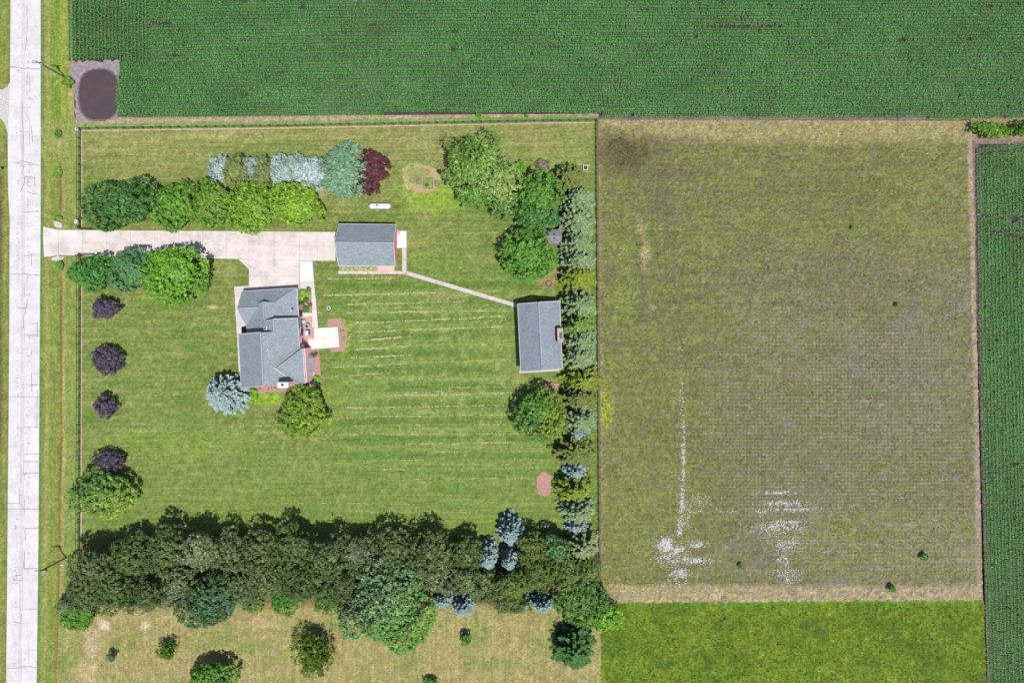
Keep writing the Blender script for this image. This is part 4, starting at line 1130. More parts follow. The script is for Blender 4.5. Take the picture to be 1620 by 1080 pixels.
# verge bushes
for i, (x, y, a, b, hh, lab) in enumerate(((107, 130, 9, 9, 1.8, 'green bush at the foot of the northern utility pole'), (92, 211, 5.5, 7, .7, 'dark green clump on the verge west of the white boulder'), (91, 345, 7, 5, 1.0, 'yellow-green bush on the verge just north of the driveway mouth'),
                                       (95, 420, 6.5, 8, 1.1, 'light green bush in the ditch just south of the driveway mouth'), (93, 272, 4.5, 8, .7, 'yellow-green weeds in the ditch northwest of the big dark tree'))):
    broadleaf(x, y, a, b, hh, '#4f8f24' if i != 1 else '#4a7f30', '#92b83a' if i != 1 else '#6f9c48', lab, 450 + i, leaf=.28, dens=1.6, name='bush', cat='bush')
# ------------------------------------------------------------------ buildings
def roof(parent, polys, mat, t=0.14, name='roof'):
    mb = MB()
    for p in polys: mb.slab([P(*q) for q in p], t)
    return mb.build(name, mat, parent)
def cap(parent, a, b, w=0.16, mat=None, name='ridge_cap', up=0.05):
    a = Vector(P(*a)); b = Vector(P(*b)); a.z += up; b.z += up
    return MB().tube(a, b, w, w, 6).build(name, mat or M['ridge'], parent)
def gutter(parent, a, b, mat=None):
    a = Vector(P(*a)); b = Vector(P(*b)); a.z -= .06; b.z -= .06
    return MB().tube(a, b, .09, .09, 6).build('gutter', mat or M['trim'], parent)
def gable_walls(parent, A, B, ze, zr, half, mat, inset=.35, name='wall', base=-0.05, over=.4):
    """solid under a gable roof: ridge from ground points A to B (x,y), eave half width"""
    A = Vector((*A, 0)); B = Vector((*B, 0)); d = (B - A).normalized(); n = Vector((-d.y, d.x, 0))
    A = A + d * over; B = B - d * over
    w = half - inset; zt = zr - 0.22; zs = zr - (zr - ze) * (w / half) - 0.22
    prof = [(-w, base), (w, base), (w, zs), (0, zt), (-w, zs)]
    vs = []
    for q in (A, B):
        for o, z in prof:
            p = q + n * o; vs.append((p.x, p.y, z))
    fs = [(4, 3, 2, 1, 0), (5, 6, 7, 8, 9)] + [(i, (i + 1) % 5, 5 + (i + 1) % 5, 5 + i) for i in range(5)]
    return MB().add(vs, fs).build(name, mat, parent)
def win(parent, c, w, h, ang, name='window'):
    """window set on a wall at point c, facing direction ang"""
    o = MB().box(c, (.08, w, h), ang).build(name, M['trim'], parent)
    MB().box((c[0] + math.cos(ang) * .03, c[1] + math.sin(ang) * .03, c[2]), (.08, w - .16, h - .16), ang).build('pane', M['glass'], o)
    return o

# main house
hc = P(432, 535)
house = thing('house', (hc[0], hc[1], 0), 'large grey-roofed brick house with stepped gables south of the driveway', 'house')
Wm = MB().prism(XY([(393, 463.5), (474, 458.5), (477, 508), (480, 520), (485.5, 597), (394, 597), (391, 530), (400, 529), (398, 512), (395, 500)]), -0.05, 2.45)
Wm.build('wall', M['brick'], house)
# main block walls up to the eaves and gables
r0 = P(412.5, 525.5, 8.45); r1 = P(416.5, 609.5, 8.45)
gable_walls(house, r0[:2], r1[:2], 4.5, 8.45, 5.95, M['brick'], .45, over=.9)
rb0 = P(432.5, 504, 7.07); rb1 = P(434.5, 545, 7.07)
gable_walls(house, rb0[:2], rb1[:2], 4.5, 7.07, 3.85, M['siding'], .3, over=.25)
ra0 = P(375, 488, 5.2); ra1 = P(420, 485, 5.2)
gable_walls(house, ra0[:2], ra1[:2], 2.7, 5.2, 3.6, M['brick'], .3, over=.35)
rg0 = P(416.2, 478.5, 6.0); rg1 = P(417.5, 512, 6.0)
gable_walls(house, rg0[:2], rg1[:2], 2.7, 6.0, 5.4, M['siding'], .3, over=.15)
rp = roof(house, [
    [(382.4, 461, 2.7), (469.5, 455.5, 2.7), (436, 478.2, 4.8), (406, 480, 4.8), (408, 486, 5.2), (375, 488, 5.2)],
    [(375, 488, 5.2), (408, 486, 5.2), (389.3, 515.8, 2.8)],
    [(416.2, 477, 6.0), (417.8, 532, 6.0), (390.5, 532, 2.75), (389.3, 515.8, 2.8), (408, 486, 5.2), (406, 480, 4.8)],
    [(416.2, 477, 6.0), (436, 478.2, 4.8), (469.5, 455.5, 2.7), (472.3, 506, 2.7), (417.5, 508, 6.0)],
], M['roof'])
cap(rp, (375, 488, 5.2), (408, 486, 5.2)); cap(rp, (416.2, 477, 6.0), (417.3, 504, 6.0)); cap(rp, (436, 478.2, 4.8), (469.5, 455.5, 2.7))
gutter(rp, (382.4, 461, 2.7), (469.5, 455.5, 2.7)); gutter(rp, (469.7, 455.5, 2.7), (472.3, 503, 2.7))
rm = roof(house, [
    [(412.5, 525.5, 8.45), (416.5, 609.5, 8.45), (481.5, 606, 4.45), (473.5, 549, 4.5), (470.5, 503.3, 4.5), (432.2, 504.6, 7.07), (433.8, 524.6, 7.07)],
    [(412.5, 525.5, 8.45), (416.5, 609.5, 8.45), (381.5, 613, 4.5), (377, 528.5, 4.5)],
    [(432.2, 504.6, 7.07), (433.8, 525.5, 7.07), (413, 527, 5.55), (412, 506, 5.55)],
], M['roof'])
cap(rm, (412.5, 525.5, 8.45), (416.5, 609.5, 8.45)); cap(rm, (432.2, 504.6, 7.07), (433.6, 524.6, 7.07))
gutter(rm, (377, 528.5, 4.5), (381.5, 613, 4.5)); gutter(rm, (470.5, 503.3, 4.5), (473.8, 551, 4.5))
cap(rm, (377, 528.3, 4.5), (412.5, 525.3, 8.45), .09, M['trim'], 'rake_board', 0); cap(rm, (381.5, 613.2, 4.5), (416.5, 609.8, 8.45), .09, M['trim'], 'rake_board', 0)
cap(rm, (432.2, 504.4, 7.07), (470.5, 503.1, 4.5), .08, M['trim'], 'rake_board', 0)
# triangular east roof over the sunroom
rt = MB()
ap, n0, s0_ = (433, 581.5, 7.55), (475, 549.5, 4.7), (470, 607, 4.95)
ap2, n1, s1 = (437.5, 581.5, 7.95), (478.8, 551.2, 5.6), (483, 606, 5.6)
rt.slab([P(*ap2), P(*n1), P(*s1)], .5)
rt.slab([P(*ap), P(*n0), P(*n1), P(*ap2)], .3); rt.slab([P(*ap), P(*ap2), P(*s1), P(*s0_)], .3)
rt = rt.build('roof', M['roof'], house)
for a, b in ((ap, n0), (ap2, n1), (ap, s0_), (ap2, s1)): cap(rt, a, b, .1, M['trim'] if a is ap else M['ridge'])
gutter(rt, n1, s1)
MB().prism([P(476, 551, 4.9)[:2], P(481.5, 551, 4.9)[:2], P(485, 605, 4.9)[:2], P(478, 605, 4.9)[:2]], -.05, 4.55).build('wall', M['brick'], house)
# bay with its own hipped roof
by0 = [(483.5, 565), (487, 558.5), (495, 565.5), (494.5, 588), (488.5, 596.5), (484, 589)]
MB().prism([P(a * .985 + 7.4, b, 2.3)[:2] for a, b in by0], -.05, 2.25).build('bay', M['brick'], house)
bt = [(486.5, 567, 3.2), (488, 587, 3.2)]
rb = roof(house, [[(483.3, 565, 2.35), (486.5, 557.8, 2.35), bt[0]], [(486.5, 557.8, 2.35), (495.6, 565.5, 2.35), bt[0]], [(495.6, 565.5, 2.35), (494.5, 588.3, 2.35), bt[1], bt[0]], [(494.5, 588.3, 2.35), (488.5, 597, 2.35), bt[1]], [(488.5, 597, 2.35), (483.6, 589, 2.35), bt[1]], [(483.6, 589, 2.35), (483.3, 565, 2.35), bt[0], bt[1]]], M['roof'], .08)
cap(rb, bt[0], bt[1], .07)
# chimney at the south gable
c0 = [P(439, 604.5, 9.2), P(456, 604.5, 9.2), P(456, 613.5, 9.2), P(439, 613.5, 9.2)]
mx = [(p[0], p[1]) for p in c0]
cxm = sum(p[0] for p in mx) / 4; cym = sum(p[1] for p in mx) / 4
ch = MB().prism([(cxm + (x - cxm) * .95, cym + (y - cym) * .93) for x, y in mx], -.05, 9.05).build('chimney', M['brick'], house)
MB().prism(mx, 9.05, 9.2).build('chimney_cap', M['white'], ch)
fl = MB().tube((cxm - .05, cym + .05, 9.2), (cxm - .05, cym + .05, 9.5), .24, .22, 12)
fl.build('flue', M['dark'], ch)
# small dormer peak on the step in the west roof
dm = P(420, 519.5, 6.5)
dd = MB().box((dm[0], dm[1], 6.0), (.62, .62, 1.1)).build('chimney', M['white'], house)
MB().box((dm[0] - .02, dm[1] + .02, 6.6), (.4, .3, .18)).build('flue', M['dark'], dd)
for a, b in ((458, 491.5), (427.5, 553), (427, 592)):
    p = P(a, b, 6.4)
    v = MB().tube((p[0], p[1], 4.6 if a > 450 else 6.4), (p[0], p[1], 5.5 if a > 450 else 7.9), .13, .13, 8).build('vent_pipe', M['white'], house)
# doors and windows
e0 = P(478, 0)[0]
for (a, b, z, w, h) in ((475.9, 480, 1.5, 1.2, 1.2), (480.6, 525, 1.4, 2.2, 1.9), (481.7, 540, 1.5, 1.2, 1.3)):
    q = P(a, b); win(house, (q[0], q[1], z), w, h, math.radians(-3))
for (a, b) in ((393.2, 478), (391.6, 545), (392.6, 572), (393.4, 592)):
    q = P(a, b); win(house, (q[0], q[1], 1.6), 1.2, 1.3, math.radians(177))
for a in (408, 434, 458):
    q = P(a, 462.6 - (a - 393) * .0617); dq = MB().box((q[0], q[1], 1.15), (2.6, .1, 2.3), math.radians(3.5)).build('garage_door', M['trim'], house)
    for k in range(3): MB().box((q[0], q[1] + .045, .55 + k * .6), (2.5, .06, .03), math.radians(3.5)).build('panel_line', M['siding'], dq)
q = P(478.5, 497); MB().box((q[0], q[1], 1.1), (.1, 1.0, 2.1)).build('door', M['door'], house)
q = P(387, 521); MB().prism([P(383, 517)[:2], P(393, 517)[:2], P(393, 528)[:2], P(383, 528)[:2]], -.02, .16).build('porch', M['door'], house)
# low garden wall pieces by the south-east corner
# detached garage
gr = thing('garage', (*P(585, 388)[:2], 0), 'detached grey-roofed garage with a rose brick gable beside the gas tank', 'garage')
E, RZ = 3.0, 6.4
R0 = P(529, 383.3, RZ); R1 = P(622.3, 384.3, RZ)
rg = roof(gr, [[(536, 354.3, E), (626.5, 355.2, E), (622.3, 384.3, RZ), (529, 383.3, RZ)], [(529, 383.3, RZ), (622.3, 384.3, RZ), (625, 420.8, E), (535.5, 420.2, E)]], M['roof'])
cap(rg, (529, 383.3, RZ), (622.3, 384.3, RZ)); gutter(rg, (536, 354.2, E), (626.5, 355.1, E)); gutter(rg, (535.5, 420.4, E), (625, 421, E))
for a, b in (((536, 354.3, E), (529, 383.3, RZ)), ((529, 383.3, RZ), (535.5, 420.2, E)), ((626.7, 355.2, E), (622.5, 384.3, RZ)), ((622.5, 384.3, RZ), (625.2, 420.8, E))):
    cap(rg, a, b, .07, M['trim'], 'rake_board', -.04)
gable_walls(gr, R0[:2], R1[:2], E, RZ, 4.28, M['brick_garage'], .35, over=.35)
w0 = P(629.4, 378); win(gr, (w0[0] - .6, w0[1], 1.5), 1.0, 1.1, 0.0)
dq = P(536.5, 390); d_ = MB().box((dq[0] + .55, dq[1], 1.2), (.1, 4.8, 2.4)).build('garage_door', M['trim'], gr)
for k in range(3): MB().box((dq[0] + .51, dq[1], .6 + .6 * k), (.06, 4.7, .03)).build('panel_line', M['siding'], d_)
st = thing('side_steps', (*P(629.5, 367)[:2], 0), 'small brick steps beside the east gable of the garage', 'steps')
for k in range(3):
    q = P(628.8 + k * 1.1, 366 + k * .6); MB().box((q[0], q[1], .3 - k * .1), (.15 * 1.0, 1.0, .6 - k * .2), .5).build('step', M['brick_garage'], st)
# barn
bn = thing('barn', (*P(853, 532)[:2], 0), 'blue-grey roofed barn with a brick chimney beside the spruce row', 'barn')
E2, RZ2 = 3.3, 5.6
Bn = [(819, 480.5), (885.5, 476), (889.5, 583), (824, 587.5)]
A0, A1 = (851.7, 478, RZ2), (857.3, 585.7, RZ2)
rbn = roof(bn, [[(*Bn[0], E2), A0, A1, (*Bn[3], E2)], [A0, (*Bn[1], E2), (*Bn[2], E2), A1]], M['roof_barn'])
cap(rbn, A0, A1, .14); gutter(rbn, (*Bn[0], E2), (*Bn[3], E2)); gutter(rbn, (*Bn[1], E2), (*Bn[2], E2))
cap(rbn, (*Bn[0], E2), A0, .08, M['trim'], 'rake_board', -.03); cap(rbn, A0, (*Bn[1], E2), .08, M['trim'], 'rake_board', -.03)
cap(rbn, (*Bn[3], E2), A1, .08, M['trim'], 'rake_board', -.03); cap(rbn, A1, (*Bn[2], E2), .08, M['trim'], 'rake_board', -.03)
gable_walls(bn, P(*A0)[:2], P(*A1)[:2], E2, RZ2, 4.25, M['brick'], .3, over=.3)
b0 = P(886.5, 530, 5.6)
cb = MB().box((b0[0], b0[1], 2.8), (1.15, 2.75, 5.6), math.radians(2)).build('chimney', M['rock'], bn)
MB().box((b0[0] + .1, b0[1] - .05, 5.66), (.5, 1.2, .12), math.radians(2)).build('flue', M['dark'], cb)
v = P(858, 579.5, 5.6); MB().tube((v[0], v[1], 5.3), (v[0], v[1], 5.9), .09, .09, 8).build('vent_pipe', M['dark'], bn)
q = P(821.3, 497); MB().box((q[0] + .25, q[1], 1.1), (.1, 1.1, 2.1)).build('door', M['door'], bn)
# shed between the trees
sd = thing('shed', (*P(876, 374)[:2], 0), 'small grey-roofed shed almost hidden between green trees', 'shed')
rs = roof(sd, [[(860, 363, 2.2), (889, 363, 2.2), (889, 374, 3.0), (860, 374, 3.0)], [(860, 374, 3.0), (889, 374, 3.0), (889, 386, 2.2), (860, 386, 2.2)]], M['shed_roof'], .08)
cap(rs, (860, 374, 3.0), (889, 374, 3.0), .06)
gable_walls(sd, P(860, 374, 3)[:2], P(889, 374, 3)[:2], 2.2, 3.0, 1.48, M['siding'], .15, over=.15)
for b in (371, 376.5):
    q = P(877, b, 3.0); MB().box((q[0], q[1], 2.93), (.3, .25, .22)).build('roof_vent', M['dark'], sd)

# ------------------------------------------------------------------ fences
def fence(name, pts, label, mat, h=1.5, step=1.83, rails=(.25, .85, 1.45), pr=.05, rr=.025, picket=False):
    P0 = P(*pts[0]); root = thing(name, (P0[0], P0[1], 0), label, 'fence')
    me = None
    for a, b in zip(pts[:-1], pts[1:]):
        a3 = Vector(P(*a)); b3 = Vector(P(*b)); L = (b3 - a3).length; n = max(1, round(L / step))
        for k in range(n + (1 if b == pts[-1] else 0)):
            p = a3.lerp(b3, k / n)
            if me is None:
                o = MB().box((0, 0, h / 2), (pr * 2, pr * 2, h)).add([(-.09, -.09, h), (.09, -.09, h), (.09, .09, h), (-.09, .09, h), (0, 0, h + .1)], [(0, 1, 4), (1, 2, 4), (2, 3, 4), (3, 0, 4)]).build('post', mat, root)
                me = o.data
            else:
                o = bpy.data.objects.new('post', me); COL.objects.link(o); o.parent = root
            o.location = p - Vector((P0[0], P0[1], 0))
        ang = math.atan2(b3.y - a3.y, b3.x - a3.x); m = (a3 + b3) / 2
        for z in rails:
            MB().box((m.x, m.y, z), (L, rr * 2, .09), ang).build('rail', mat, root)
        if picket:
            mb = MB(); k = 0
            nn = int(L / .26)
            for k in range(nn):
                p = a3.lerp(b3, (k + .5) / nn); mb.box((p.x, p.y, h * .5), (.02, .02, h * .86))
            tag(mb.build('pickets', mat, root), kind='stuff')
    return root
fence('fence', [(128, 204.5), (400, 201), (943, 191)], 'long black rail fence between lawn and north cornfield', M['fence'], h=1.25, rails=(.25, .7, 1.2))
fence('fence', [(128, 206.5), (128.3, 359)], 'black rail fence along the verge north of the driveway', M['fence'])
fence('fence', [(128.2, 406), (128, 600), (127, 852), (126.5, 900)], 'black rail fence along the verge south of the driveway', M['fence'])
fence('fence', [(943.4, 192.5), (945.5, 500), (948.5, 893)], 'grey-brown wire fence between spruce row and pasture', M['fence_grey'], h=1.3, rails=(.3, .75, 1.25), rr=.03)
def gate(a, b, label):
    a3 = Vector(P(*a)); b3 = Vector(P(*b)); L = (b3 - a3).length; ang = math.atan2(b3.y - a3.y, b3.x - a3.x); m = (a3 + b3) / 2
    r = thing('gate', (a3.x, a3.y, 0), label, 'gate')
    for z in (.25, .85, 1.5): MB().box((m.x, m.y, z), (L, .05, .08), ang).build('rail', M['fence'], r)
    for t in (0.0, 1.0):
        p = a3.lerp(b3, t); MB().box((p.x, p.y, .8), (.08, .08, 1.5), ang).build('stile', M['fence'], r)
    for k in range(1, 15):
        p = a3.lerp(b3, k / 15); MB().box((p.x, p.y, .87), (.03, .03, 1.25), ang).build('bar', M['fence'], r)
gate((130, 362.5), (151, 363.8), 'open black gate leaf along the north edge of the driveway')
gate((130, 403.8), (151, 403.0), 'open black gate leaf along the south edge of the driveway')
for (x, y, lab) in ((128.5, 361.2, 'stout grey gate post north of the driveway'), (128.5, 405.2, 'stout grey gate post south of the driveway')):
    q = P(x, y); r = thing('gate_post', (q[0], q[1], 0), lab, 'post')
    MB().box((q[0], q[1], .8), (.4, .4, 1.6)).build('shaft', M['wood'], r); MB().box((q[0], q[1], 1.65), (.5, .5, .1)).build('coping', M['pole'], r)
q = P(127.6, 352.5); r = thing('control_box', (q[0], q[1], 0), 'white gate control box on a post by the fence', 'box')
MB().box((q[0], q[1], .55), (.1, .1, 1.1)).build('post', M['fence'], r)
bx = MB().box((q[0], q[1], 1.35), (.55, .7, .5)).build('box', M['white'], r); MB().box((q[0], q[1], 1.61), (.22, .3, .03)).build('panel', M['grey_metal'], bx)
q = P(127.8, 347); broadleaf(126.5, 346, 2.4, 2.4, .9, '#2f5a2c', '#4f7f3a', 'little dark shrub at the fence above the control box', 470, leaf=.2, name='shrub', cat='shrub')
def boulder(px, py, rx_, ry_p, h, mat, label, seed, name='boulder'):
    rng = np.random.default_rng(seed); q = P(px, py); n = 14; prof = []
    vs = []; fs = []
    for j, (rr_, z) in enumerate(((1.0, -.05), (1.05, .3), (.85, .7), (.5, .95), (.15, 1.0))):
        for i in range(n):
            a = 6.283 * i / n; k = rr_ * (1 + rng.normal(0, .05))
            vs.append((q[0] + math.cos(a) * rx_ * S * k, q[1] + math.sin(a) * ry_p * S * k, h * z))
    for j in range(4):
        for i in range(n): fs.append((j * n + i, j * n + (i + 1) % n, (j + 1) * n + (i + 1) % n, (j + 1) * n + i))
    fs.append(tuple(4 * n + i for i in range(n)))
    return tag(MB().add(vs, fs).build(name, mat, None, True), label, 'rock')
boulder(122, 204.5, 3.0, 3.4, .35, M['rock_white'], 'smooth white boulder at the northwest fence corner', 1)
boulder(130.8, 359, 1.6, 1.6, .3, M['rock'], 'small pale rock beside the north gate post', 2)
boulder(864.5, 830.5, 5.2, 4.6, .55, M['rock'], 'pinkish boulder on the lawn at the southeast corner', 3)
boulder(86.5, 482, 1.0, 1.0, .2, M['rock_white'], 'tiny white stone marker on the verge by the ditch', 4)
boulder(98.5, 893, 2.4, 1.2, .25, M['rock_white'], 'flat white stone beside the southern utility pole', 5)
sheet('gravel_patch', [(84, 351), (91, 350), (99, 355), (98, 361), (88, 360)], M['gravel'], .03, amp=1.0, seed=31)
sheet('gravel_patch', [(79, 410), (88, 405), (101, 406), (100, 412), (85, 413)], M['gravel'], .03, amp=1.0, seed=32)

# ------------------------------------------------------------------ utility poles, mailbox, tank
def pole(px, py, h, label, transformer):
    q = P(px, py); r = thing('utility_pole', (q[0], q[1], 0), label, 'utility pole')
    MB().tube((q[0], q[1], -.1), (q[0], q[1], h), .17, .11, 10).build('shaft', M['pole'], r)
    ca = MB().box((q[0], q[1], h - .55), (2.4, .12, .14)).build('crossarm', M['pole'], r)
    for k in (-1.05, -.4, .4, 1.05):
        MB().lathe((q[0] + k, q[1], h - .48), [(.03, 0), (.07, .06), (.05, .1), (.08, .15), (.03, .22)], 8).build('insulator', M['grey_metal'], ca)
    if transformer:
        t = MB().lathe((q[0] + .32, q[1] - .18, h - 1.6), [(.02, 0), (.24, .02), (.25, .75), (.2, .85), (.05, .9)], 12).build('transformer', M['grey_metal'], r)
        MB().tube((q[0] + .32, q[1] - .18, h - .72), (q[0] + .32, q[1] - .18, h - .5), .04, .03, 6).build('bushing', M['white'], t)
    return r
pole(103.5, 123, 8.6, 'grey wooden utility pole beside the muddy pond', True)
pole(105, 881.5, 8.0, 'wooden utility pole with crossarm at the windbreak end', True)
q = P(5, 267.5); r = thing('mailbox', (q[0], q[1], 0), 'white mailbox on a post at the far west road edge', 'mailbox')
MB().box((q[0], q[1], .5), (.1, .1, 1.0)).build('post', M['wood'], r)
mb = MB()
for k, a in enumerate(range(0, 181, 30)): pass
prof = [(-.22, 1.0), (.22, 1.0), (.22, 1.22), (.15, 1.36), (0, 1.42), (-.15, 1.36), (-.22, 1.22)]
vs = [(q[0] + x, q[1] + y, z) for x in (-.42, .42) for y, z in prof]
MB().add(vs, [tuple(range(6, -1, -1)), tuple(range(7, 14))] + [(i, (i + 1) % 7, 7 + (i + 1) % 7, 7 + i) for i in range(7)]).build('box', M['white'], r)
MB().box((q[0] + .45, q[1], 1.2), (.05, .38, .36)).build('door', M['dark'], r)
tk = P(600.8, 326, 1.0); r = thing('gas_tank', (tk[0], tk[1], 0), 'white capsule shaped gas tank with a red lid north of the garage', 'tank')
L, rad = 4.55, .62
prof = []
for k in range(9):
    a = math.pi / 2 * k / 8; prof.append((rad * math.sin(a), -L / 2 + rad * (1 - math.cos(a))))
for k in range(9):
    a = math.pi / 2 * (1 - k / 8); prof.append((rad * math.sin(a), L / 2 - rad * (1 - math.cos(a))))
mb = MB().lathe((0, 0, 0), prof, 24)
mb.v = [(tk[0] + z, tk[1] + x, 1.0 + y) for x, y, z in mb.v]
mb.f = [tuple(reversed(f)) for f in mb.f]
mb.build('shell', M['white'], r, True)
MB().tube((tk[0] - .45, tk[1] + .05, 1.55), (tk[0] - .45, tk[1] + .05, 1.8), .2, .18, 12).build('lid', M['red'], r)
for k in (-1.3, 1.3): MB().box((tk[0] + k, tk[1], .22), (.35, 1.0, .5)).build('saddle', M['path'], r)

# ------------------------------------------------------------------ garden and lawn things
sheet('garden_plot', [(668 + 29 * math.cos(a / 26 * 6.283), 283 + 22 * math.sin(a / 26 * 6.283)) for a in range(26)], plain_mat('weedy_garden_soil', alb('#bfae80'), .95, .1, .3, 2.2, bstr=.4), .026, amp=1.1, seed=41)
sheet('garden_weeds', [(662 + 20 * math.cos(a / 20 * 6.283), 273 + 8.5 * math.sin(a / 20 * 6.283)) for a in range(20)], M['bed_soil'], .032, amp=1.6, seed=42)
for i, (a, b, c, d_, hh, lab) in enumerate(((649, 282, 657, 288.5, .3, 'square raised bed at the left end of the garden plot'), (659.5, 281, 666.5, 291, .3, 'narrow raised bed, second from the left in the garden plot'), (670, 281.5, 684.5, 298, .3, 'largest raised bed in the middle of the garden plot'), (687.5, 286, 695, 294, .3, 'raised bed at the right end of the garden plot beside the large tree'))):
    q0 = P(a, d_); q1 = P(c, b); m = ((q0[0] + q1[0]) / 2, (q0[1] + q1[1]) / 2); w = q1[0] - q0[0]; l = q1[1] - q0[1]
    r = thing('raised_bed', (m[0], m[1], 0), lab, 'garden bed')
    for s in (-1, 1):
        MB().box((m[0] + s * w / 2, m[1], hh / 2), (.09, l - .1, hh)).build('board', M['wood'], r)
        MB().box((m[0], m[1] + s * l / 2, hh / 2), (w + .09, .09, hh)).build('board', M['wood'], r)
    MB().box((m[0], m[1], hh * .35), (w - .1, l - .1, hh * .7)).build('soil', M['bed_soil'], r)
for i, (x, y, r_, lab) in enumerate(((675.5, 292.5, 3.4, 'dark green vegetable clump in the largest raised bed'), (678, 286, 3, 'light green vegetable clump in the largest raised bed'), (663, 286, 3, 'light green vegetables in the narrow raised bed'), (691, 290, 2.5, 'green vegetables in the rightmost raised bed'))):
    broadleaf(x, y, r_, r_, .75, '#2f7a34' if i == 0 else '#6a9c30', '#4f9c48' if i == 0 else '#9cc04a', lab, 480 + i, leaf=.22, dens=3, name='vegetable_plants', cat='plants')
# stump bed with brushwood
broadleaf(858, 261, 12.5, 12.5, .8, '#6f6a58', '#a59c88', 'round bed of dry brushwood ringed by lush grass', 490, leaf=.34, asp=.25, name='brushwood_bed', cat='brush')
sheet('lush_ring', [(858 + 15 * math.cos(a / 16 * 6.283), 261 + 14.5 * math.sin(a / 16 * 6.283)) for a in range(16)], plain_mat('lush_grass', alb('#8fb048'), .95, .1, .3, 3.0, bstr=.4), .03, seed=33, amp=.8)
q = P(926, 266); r = thing('planter_box', (q[0], q[1], 0), 'white square wooden box with a dark middle near the northeast fence corner', 'box')
for s in (-1, 1):
    MB().box((q[0] + s * .45, q[1], .22), (.1, .9, .44)).build('board', M['white'], r); MB().box((q[0], q[1] + s * .5, .22), (1.0, .1, .44)).build('board', M['white'], r)
MB().box((q[0], q[1], .1), (.8, .9, .2)).build('soil', M['mulch_dark'], r)
MB().lathe((q[0], q[1], .2), [(.22, 0), (.26, .12), (.2, .2), (.02, .22)], 12).build('pot', M['dark'], r)
q = P(868.5, 448.5); r = thing('fire_pit', (q[0], q[1], 0), 'round brown fire pit on the lawn northwest of the yellow-green spruce', 'fire pit')
for k in range(14):
    a = 6.283 * k / 14; MB().box((q[0] + math.cos(a) * .55, q[1] + math.sin(a) * .55, .12), (.18, .22, .24), a).build('stone', M['mulch_dark'], r)
MB().lathe((q[0], q[1], 0), [(.48, 0), (.48, .05), (.02, .06)], 14).build('ash_bed', M['mud'], r)
q = P(520.3, 487.5); r = thing('well_ring', (q[0], q[1], 0), 'white concrete ring with a dark lid on the lawn', 'lid')
mb = MB().lathe((q[0], q[1], 0), [(.42, 0), (.42, .16), (.27, .16), (.27, .05)], 16).build('ring', M['white_conc'], r)
MB().lathe((q[0], q[1], .04), [(.25, 0), (.25, .08), (.02, .09)], 14).build('lid', M['dark'], r)
# shrubs in the house bed
for i, (x, y, r_, lab, c) in enumerate(((488, 456.5, 3, 'small green shrub at the top of the house bed', 0), (479, 463, 5.5, 'lime shrub at the upper left of the house bed', 1), (486.5, 464.5, 5.5, 'bright lime shrub at the upper right of the house bed', 1), (477.5, 470, 4, 'lime shrub against the house wall in the bed', 1),
                                   (484.5, 475.5, 4.5, 'green shrub in the middle of the house bed', 0), (478.5, 479.5, 3.2, 'dark shrub by the wall in the middle of the bed', 2), (490.5, 482.5, 3.5, 'green shrub at the right edge of the house bed', 0), (483, 490, 6, 'largest green shrub at the foot of the house bed', 0),
                                   (499.5, 559.5, 3.2, 'round dark green clipped shrub in the bed beside the bay', 2), (501, 600, 6, 'yellow-green bush at the southeast corner bed', 1), (402, 619, 5, 'bright green bush at the southwest end of the south bed', 1), (400, 629, 8, 'lime ground shrub on the lawn beside the blue spruce', 1))):
    c1, c2 = (('#3f7a2c', '#63a03a'), ('#6aa81c', '#9ad02c'), ('#33602c', '#4f8038'))[c]
    broadleaf(x, y, r_, r_, .9, c1, c2, lab, 500 + i, leaf=.24, dens=2.2, name='shrub', cat='shrub', clump=.3)
for i, x in enumerate((411, 427, 434, 441)):
    broadleaf(x, 615.5 - i * .5, 2.2, 1.8, .4, '#8aa860', '#c2cf8e', 'small pale plant in the south bed, %s from the west' % ORD[i], 520 + i, leaf=.2, dens=3, name='plant', cat='plant')
for i, x in enumerate((542, 550, 556.5, 563.5, 571, 579, 587, 593)):
    broadleaf(x, 423.5 + (i % 3) * .5, 4.3, 3.8, .7, '#97b45a', '#cfdf9c', 'pale leafy plant in the bed south of the garage, %s from the west' % ORD[i], 530 + i, leaf=.3, asp=.5, dens=2.2, name='plant', cat='plant')
for i, (x, y, r_) in enumerate(((543, 506, 3), (549, 516, 4), (553, 530, 4), (552, 543, 4), (541, 524, 2.5), (544, 536, 2.5), (548, 554, 3))):
    broadleaf(x, y, r_, r_ * 1.2, .4, '#7fb02a', '#a8cf3c', 'bright green plant in the patio mulch bed, %s clockwise from its top' % ORD[i], 540 + i, leaf=.2, dens=2, name='plant', cat='plant')

